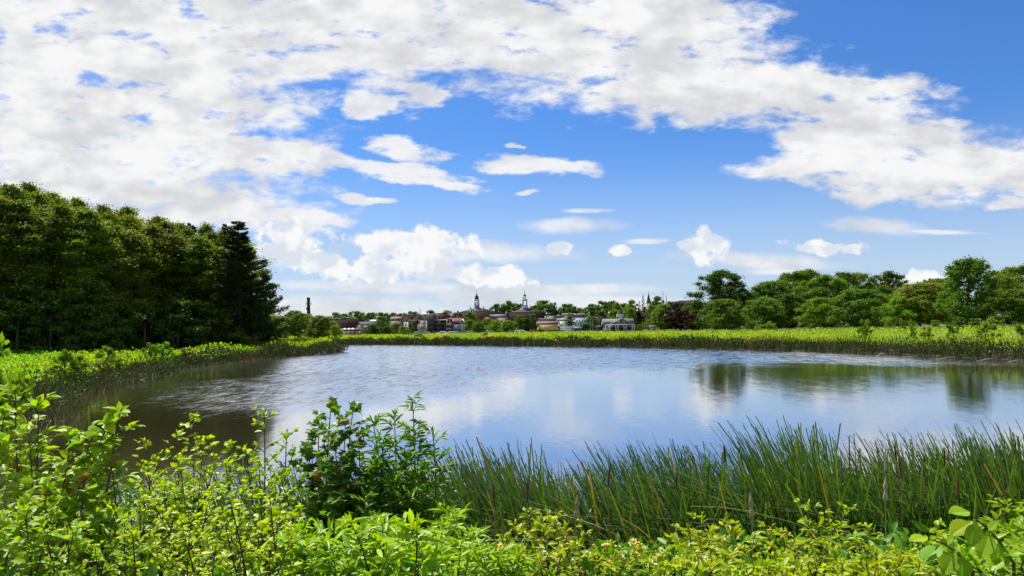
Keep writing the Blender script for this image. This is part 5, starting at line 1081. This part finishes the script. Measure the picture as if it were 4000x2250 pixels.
# --- big ribbed elm leaves at right
def elm_branch(label, leaves, path, d):
    base = at(*path[0], d); base2 = np.array(base); base2[2] = gz1(base[0], base[1]); e = empty('elm_branch', base2, label, 'branch')
    pts = [base2]+[at(x, y, d) for x, y in path]; mb = MB(); mb.tube(np.array(pts)-base2, np.linspace(.007, .002, len(pts)), 6, False)
    o = link('stems', mb.mesh('stems', [M['twig']], True), e)
    P_ = np.array([at(x, y, d-.01) for x, y, *_ in leaves]); ang = np.array([D2R(a) for _, _, a, _ in leaves]); sc = np.array([s for *_, s in leaves])
    Dd = np.stack([np.cos(ang), -.25+0*ang, np.sin(ang)], -1); nn = np.array((-.05, -.45, .88))+rs.normal(size=(len(leaves), 3))*.12
    leaf_objects(e, base2, 'elm', 'shrub_elm', P_, basis(Dd, nn), sc)
elm_branch('branch with the largest ribbed leaves at lower right, upper spray', [(3790,2000,172,.085),(3800,2035,200,.105),(3810,2035,250,.09),(3870,2080,235,.10),(3900,2120,265,.09),(3930,2150,215,.10),(3860,2075,60,.05)], [(3960,2200),(3900,2110),(3840,2050),(3790,2010)], 2.6)
elm_branch('branch with the largest ribbed leaves at lower right, lower spray', [(3625,2100,178,.075),(3680,2130,205,.10),(3735,2150,230,.10),(3760,2170,262,.085),(3700,2130,70,.05)], [(3800,2230),(3740,2160),(3690,2125),(3630,2105)], 2.6)
# ------------------------------------------------------------------ cattails
rc = np.random.default_rng(33)
def blade_mesh(r, mat, bent=0.0, k=9):
    """unit-high strap leaf, folded, leaning to -x"""
    s = np.linspace(0, 1, k); lean_ = .08+.32*r.random()+bent*.4
    x = -lean_*s**2.0; z = s-(bent*.55)*np.clip(s-.6, 0, 1)**1.2*2.0; 
    if bent: x = x-bent*.7*np.clip(s-.55, 0, 1)**1.3
    y = .05*(r.random()-.5)*s
    w = .0078*np.clip(1.15-s, 0.02, 1)**.55
    V = np.zeros((k, 3, 3)); tw_ = r.random()*1.2+s*1.3
    for j, (o, dz_) in enumerate(((-1, 0), (0, .0022), (1, 0))):
        V[:, j, 0] = x+o*w*np.cos(tw_); V[:, j, 1] = y+o*w*np.sin(tw_)+dz_; V[:, j, 2] = z
    i = np.arange(k-1)[:, None]*3; q = np.concatenate([np.stack([i[:, 0]+a, i[:, 0]+a+1, i[:, 0]+a+4, i[:, 0]+a+3], -1) for a in (0, 1)])
    return V.reshape(-1, 3), q
BL = [blade_mesh(rc, 'reed') for _ in range(6)]+[blade_mesh(rc, 'reed', .25+.45*rc.random()) for _ in range(4)]
BM = [make_mesh('cattail_leaf', V, q, None, [M['reed']]) for V, q in BL]
DRY = make_mesh('cattail_leaf_dry', BL[7][0], BL[7][1], None, [M['reed_brown']])
topx_c = np.array([1500,1650,1760,1900,2010,2120,2230,2330,2420,2520,2640,2740,2850,2930,3000,3070,3180,3290,3370,3450,3540,3620,3700,3800,3900,4000,4100])
topy_c = np.array([1860,1800,1790,1770,1720,1745,1790,1840,1790,1770,1745,1730,1745,1800,1790,1690,1640,1670,1730,1760,1700,1690,1745,1700,1690,1670,1660])
def rot_of(r, az=None):
    a = r.normal()*.45 if az is None else az
    return Matrix.Rotation(a, 3, 'Z')@Matrix.Rotation(r.normal()*.07, 3, 'X')@Matrix.Rotation(r.normal()*.09-.03, 3, 'Y')
stem_m = MB().tube([(0,0,0),(0,0,.5),(0,0,1)], [.0045,.004,.003], 5, False).mesh('cattail_stem', [M['straw']])
head_m = MB().lathe([(0,0),(.006,.01),(.008,.03),(.008,.13),(.005,.145),(0,.17)], sides=8).mesh('seed_head', [M['cattail_brown']], True)
fm = MB(); fm.lathe([(0,0),(.008,.01),(.014,.035),(.008,.06),(.009,.08),(.013,.10),(.007,.12),(.003,.15),(0,.16)], sides=8); fluff_m = fm.mesh('fluffy_seed_head', [M['cattail_fluff']], True)
def reed_pt(x, d, ytop_off=0):
    X_ = ray(x, 1800)[0]*d; p = at(x, np.interp(x, topx_c, topy_c)+ytop_off, d); return X_, d, p[2]
gcat = 'cattail plants of the near reed bed'
for i in range(236):
    x = rc.uniform(1620, 4060); d = rc.uniform(4.9, 6.2); X_, Y_, zt = reed_pt(x, d, rc.uniform(20, 330)); zt = min(zt, 2.25); zb = max(-.2, gz1(X_, Y_)-.05)
    e = empty('cattail', (X_, Y_, zb), 'green cattail plant with strap leaves in the reed bed along the near shore', 'cattail', gcat)
    for j in range(6):
        o = link('leaf', BM[int(rc.integers(len(BM)))] if rc.random() > .04 else DRY, e); h = (zt-zb)*(.72+.36*rc.random())
        mm = (rot_of(rc, rc.normal()*.6)@Matrix.Diagonal((max(1.6, h)*.9, max(1.6, h)*.9, h))).to_4x4(); mm.translation = Vector((rc.normal()*.04, rc.normal()*.04, 0)); o.matrix_basis = mm
for (x, y, d, kind, lab) in [(2248,2000,4.3,'fluff','cattail with a ragged pale fluffy head above the orange-flowered plant'),(2938,1995,4.2,'fluff','cattail with a pale fluffy head right of the locust-like shrub'),(3458,1930,4.4,'fluff2','cattail with a long pale fluffy head above the golden-tipped shrub'),
  (2060,1890,4.9,'brown','bare brown cattail spike above the orange-flowered plant'),(1932,1910,4.9,'brown','brown cattail spike at the left part of the reed bed'),(2375,1830,5.2,'brown','brown cattail spike in the dip of the reed bed'),(3522,1800,5.2,'brown','tall tan cattail spike in the middle of the right reeds'),(3280,1795,5.4,'brown','curled brown cattail spike left of the tall tan spike'),
  (3740,1880,5.0,'brown','yellow-brown cattail spike above the big ribbed leaves'),(3735,2050,4.6,'brown','lower brown cattail spike just above the big ribbed leaves'),(3500,1740,5.8,'brown','small brown cattail head at the top edge of the reeds'),(3690,1760,5.7,'brown','brown cattail head near the top of the right reeds'),(3610,1790,5.5,'brown','brown cattail head left of the one near the top at right'),
  (3880,1920,5.0,'brown','slanting orange-brown cattail head at far right'),(2835,1745,5.8,'brown','brown cattail head on the crest of the central reeds'),(2640,1850,5.4,'brown','brown cattail head inside the central reeds'),(3825,1790,5.6,'brown','slim brown cattail head right of the top right pair'),(3960,1730,5.8,'brown','brown cattail head by the right edge')]:
    y += 45 if kind == 'brown' else 0
    p = at(x, y, d); zb = max(-.1, gz1(p[0], d)-.05); e = empty('cattail', (p[0], d, zb), lab, 'cattail', None); h = p[2]-zb
    s_ = link('stem', stem_m, e); s_.scale = (1, 1, h+.06)
    o = link('seed_head', head_m if kind == 'brown' else fluff_m, e, (0, 0, h-.05)); o.rotation_euler = (rc.normal()*.04, rc.normal()*.06, 0)
    if kind == 'fluff2': link('seed_head', fluff_m, e, (.004, 0, h+.13)).scale = (.6, .6, .9)
    for j in range(4):
        o = link('leaf', BM[int(rc.integers(len(BM)))], e); hh = h*(.6+.3*rc.random()); mm = (rot_of(rc)@Matrix.Diagonal((1.8, 1.8, hh))).to_4x4(); mm.translation = Vector((rc.normal()*.03, rc.normal()*.03, 0)); o.matrix_basis = mm
# the mass of the bed behind them
def reed_mass(name, n, xr, dr, offr, label, fy=None, tcap=2.45):
    VV = []; QQ = []; off = 0
    for v_ in range(len(BL)):
        m_ = n//len(BL) if v_ < 6 else n//(len(BL)*2)
        x = rc.uniform(*xr, m_); d = rc.uniform(*dr, m_); Xp = np.array([ray(a, 1800)[0] for a in x])*d
        yt = (np.interp(x, topx_c, topy_c) if fy is None else fy(x))+rc.uniform(offr[0], offr[1], m_)**1.0+18*np.sin(x*.045)
        b = np.array([ray(a, c)[1] for a, c in zip(x, yt)]); zt = np.minimum(EYE+b*d, tcap); zb = np.maximum(gz(Xp, d)-.05, -.25)
        ok = zt-zb > .5; x, d, Xp, zt, zb = x[ok], d[ok], Xp[ok], zt[ok], zb[ok]; m_ = len(x)
        az = rc.normal(size=m_)*.7; tx = rc.normal(size=m_)*.10-.05; ty = rc.normal(size=m_)*.08; H_ = zt-zb
        V = BL[v_][0][None]*np.stack([np.maximum(1.5, H_)]*2+[H_], -1)[:, None, :]
        x2 = V[..., 0]*np.cos(az)[:, None]-V[..., 1]*np.sin(az)[:, None]+V[..., 2]*tx[:, None]; y2 = V[..., 0]*np.sin(az)[:, None]+V[..., 1]*np.cos(az)[:, None]+V[..., 2]*ty[:, None]
        V = np.stack([x2+Xp[:, None], y2+d[:, None], V[..., 2]+zb[:, None]], -1)
        k = V.shape[1]; QQ.append((off+np.arange(m_)[:, None, None]*k+BL[v_][1][None]).reshape(-1, 4)); VV.append(V.reshape(-1, 3)); off += m_*k
    return tag(link(name, make_mesh(name, np.vstack(VV), np.vstack(QQ), None, [M['reed']])), label, kind='stuff')
reed_mass('reed_bed', 9500, (1560, 4160), (5.2, 7.4), (0, 230), 'dense bed of green cattail leaves along the near shore')
reed_mass('reed_bed_left', 900, (-200, 760), (6.3, 7.6), (0, 200), 'thin reeds standing in the water behind the left shrubs', fy=lambda x: np.interp(x, [-200,250,480,560,760], [1800,1900,1830,1800,1880]))
reed_mass('reed_bed_middle', 1500, (700, 1640), (5.4, 7.2), (0, 180), 'reeds glimpsed behind the maple and willow shrubs', fy=lambda x: np.interp(x, [700,1100,1640], [1830,1840,1840]))
# undergrowth on the near bank
def undergrowth(name, n, label, mat, size, hmax):
    X_ = rc.uniform(-3.4, 3.4, n); Y_ = rc.uniform(1.6, 5.6, n); ok = np.abs(X_) < Y_*.78+.3; X_, Y_ = X_[ok], Y_[ok]; n = len(X_)
    Z_ = gz(X_, Y_)+hmax*rc.random(n)**1.3; dd = rc.normal(size=(n, 3))+np.array((0, 0, .7)); nn = rc.normal(size=(n, 3))*.5+np.array((0, 0, 1))
    V_, q_, t_ = TPL['oval']; V, q2, t2 = scatter(V_, q_, t_, np.stack([X_, Y_, Z_], -1), basis(dd, nn), size*(.6+.8*rc.random(n)))
    tag(link(name, make_mesh(name, V, q2, t2, [M[mat]])), label, kind='stuff')
undergrowth('undergrowth', 20000, 'leafy undergrowth covering the near bank', 'shrub_deep', .06, .6)
# ------------------------------------------------------------------ reeds and tufts in front of the left shore
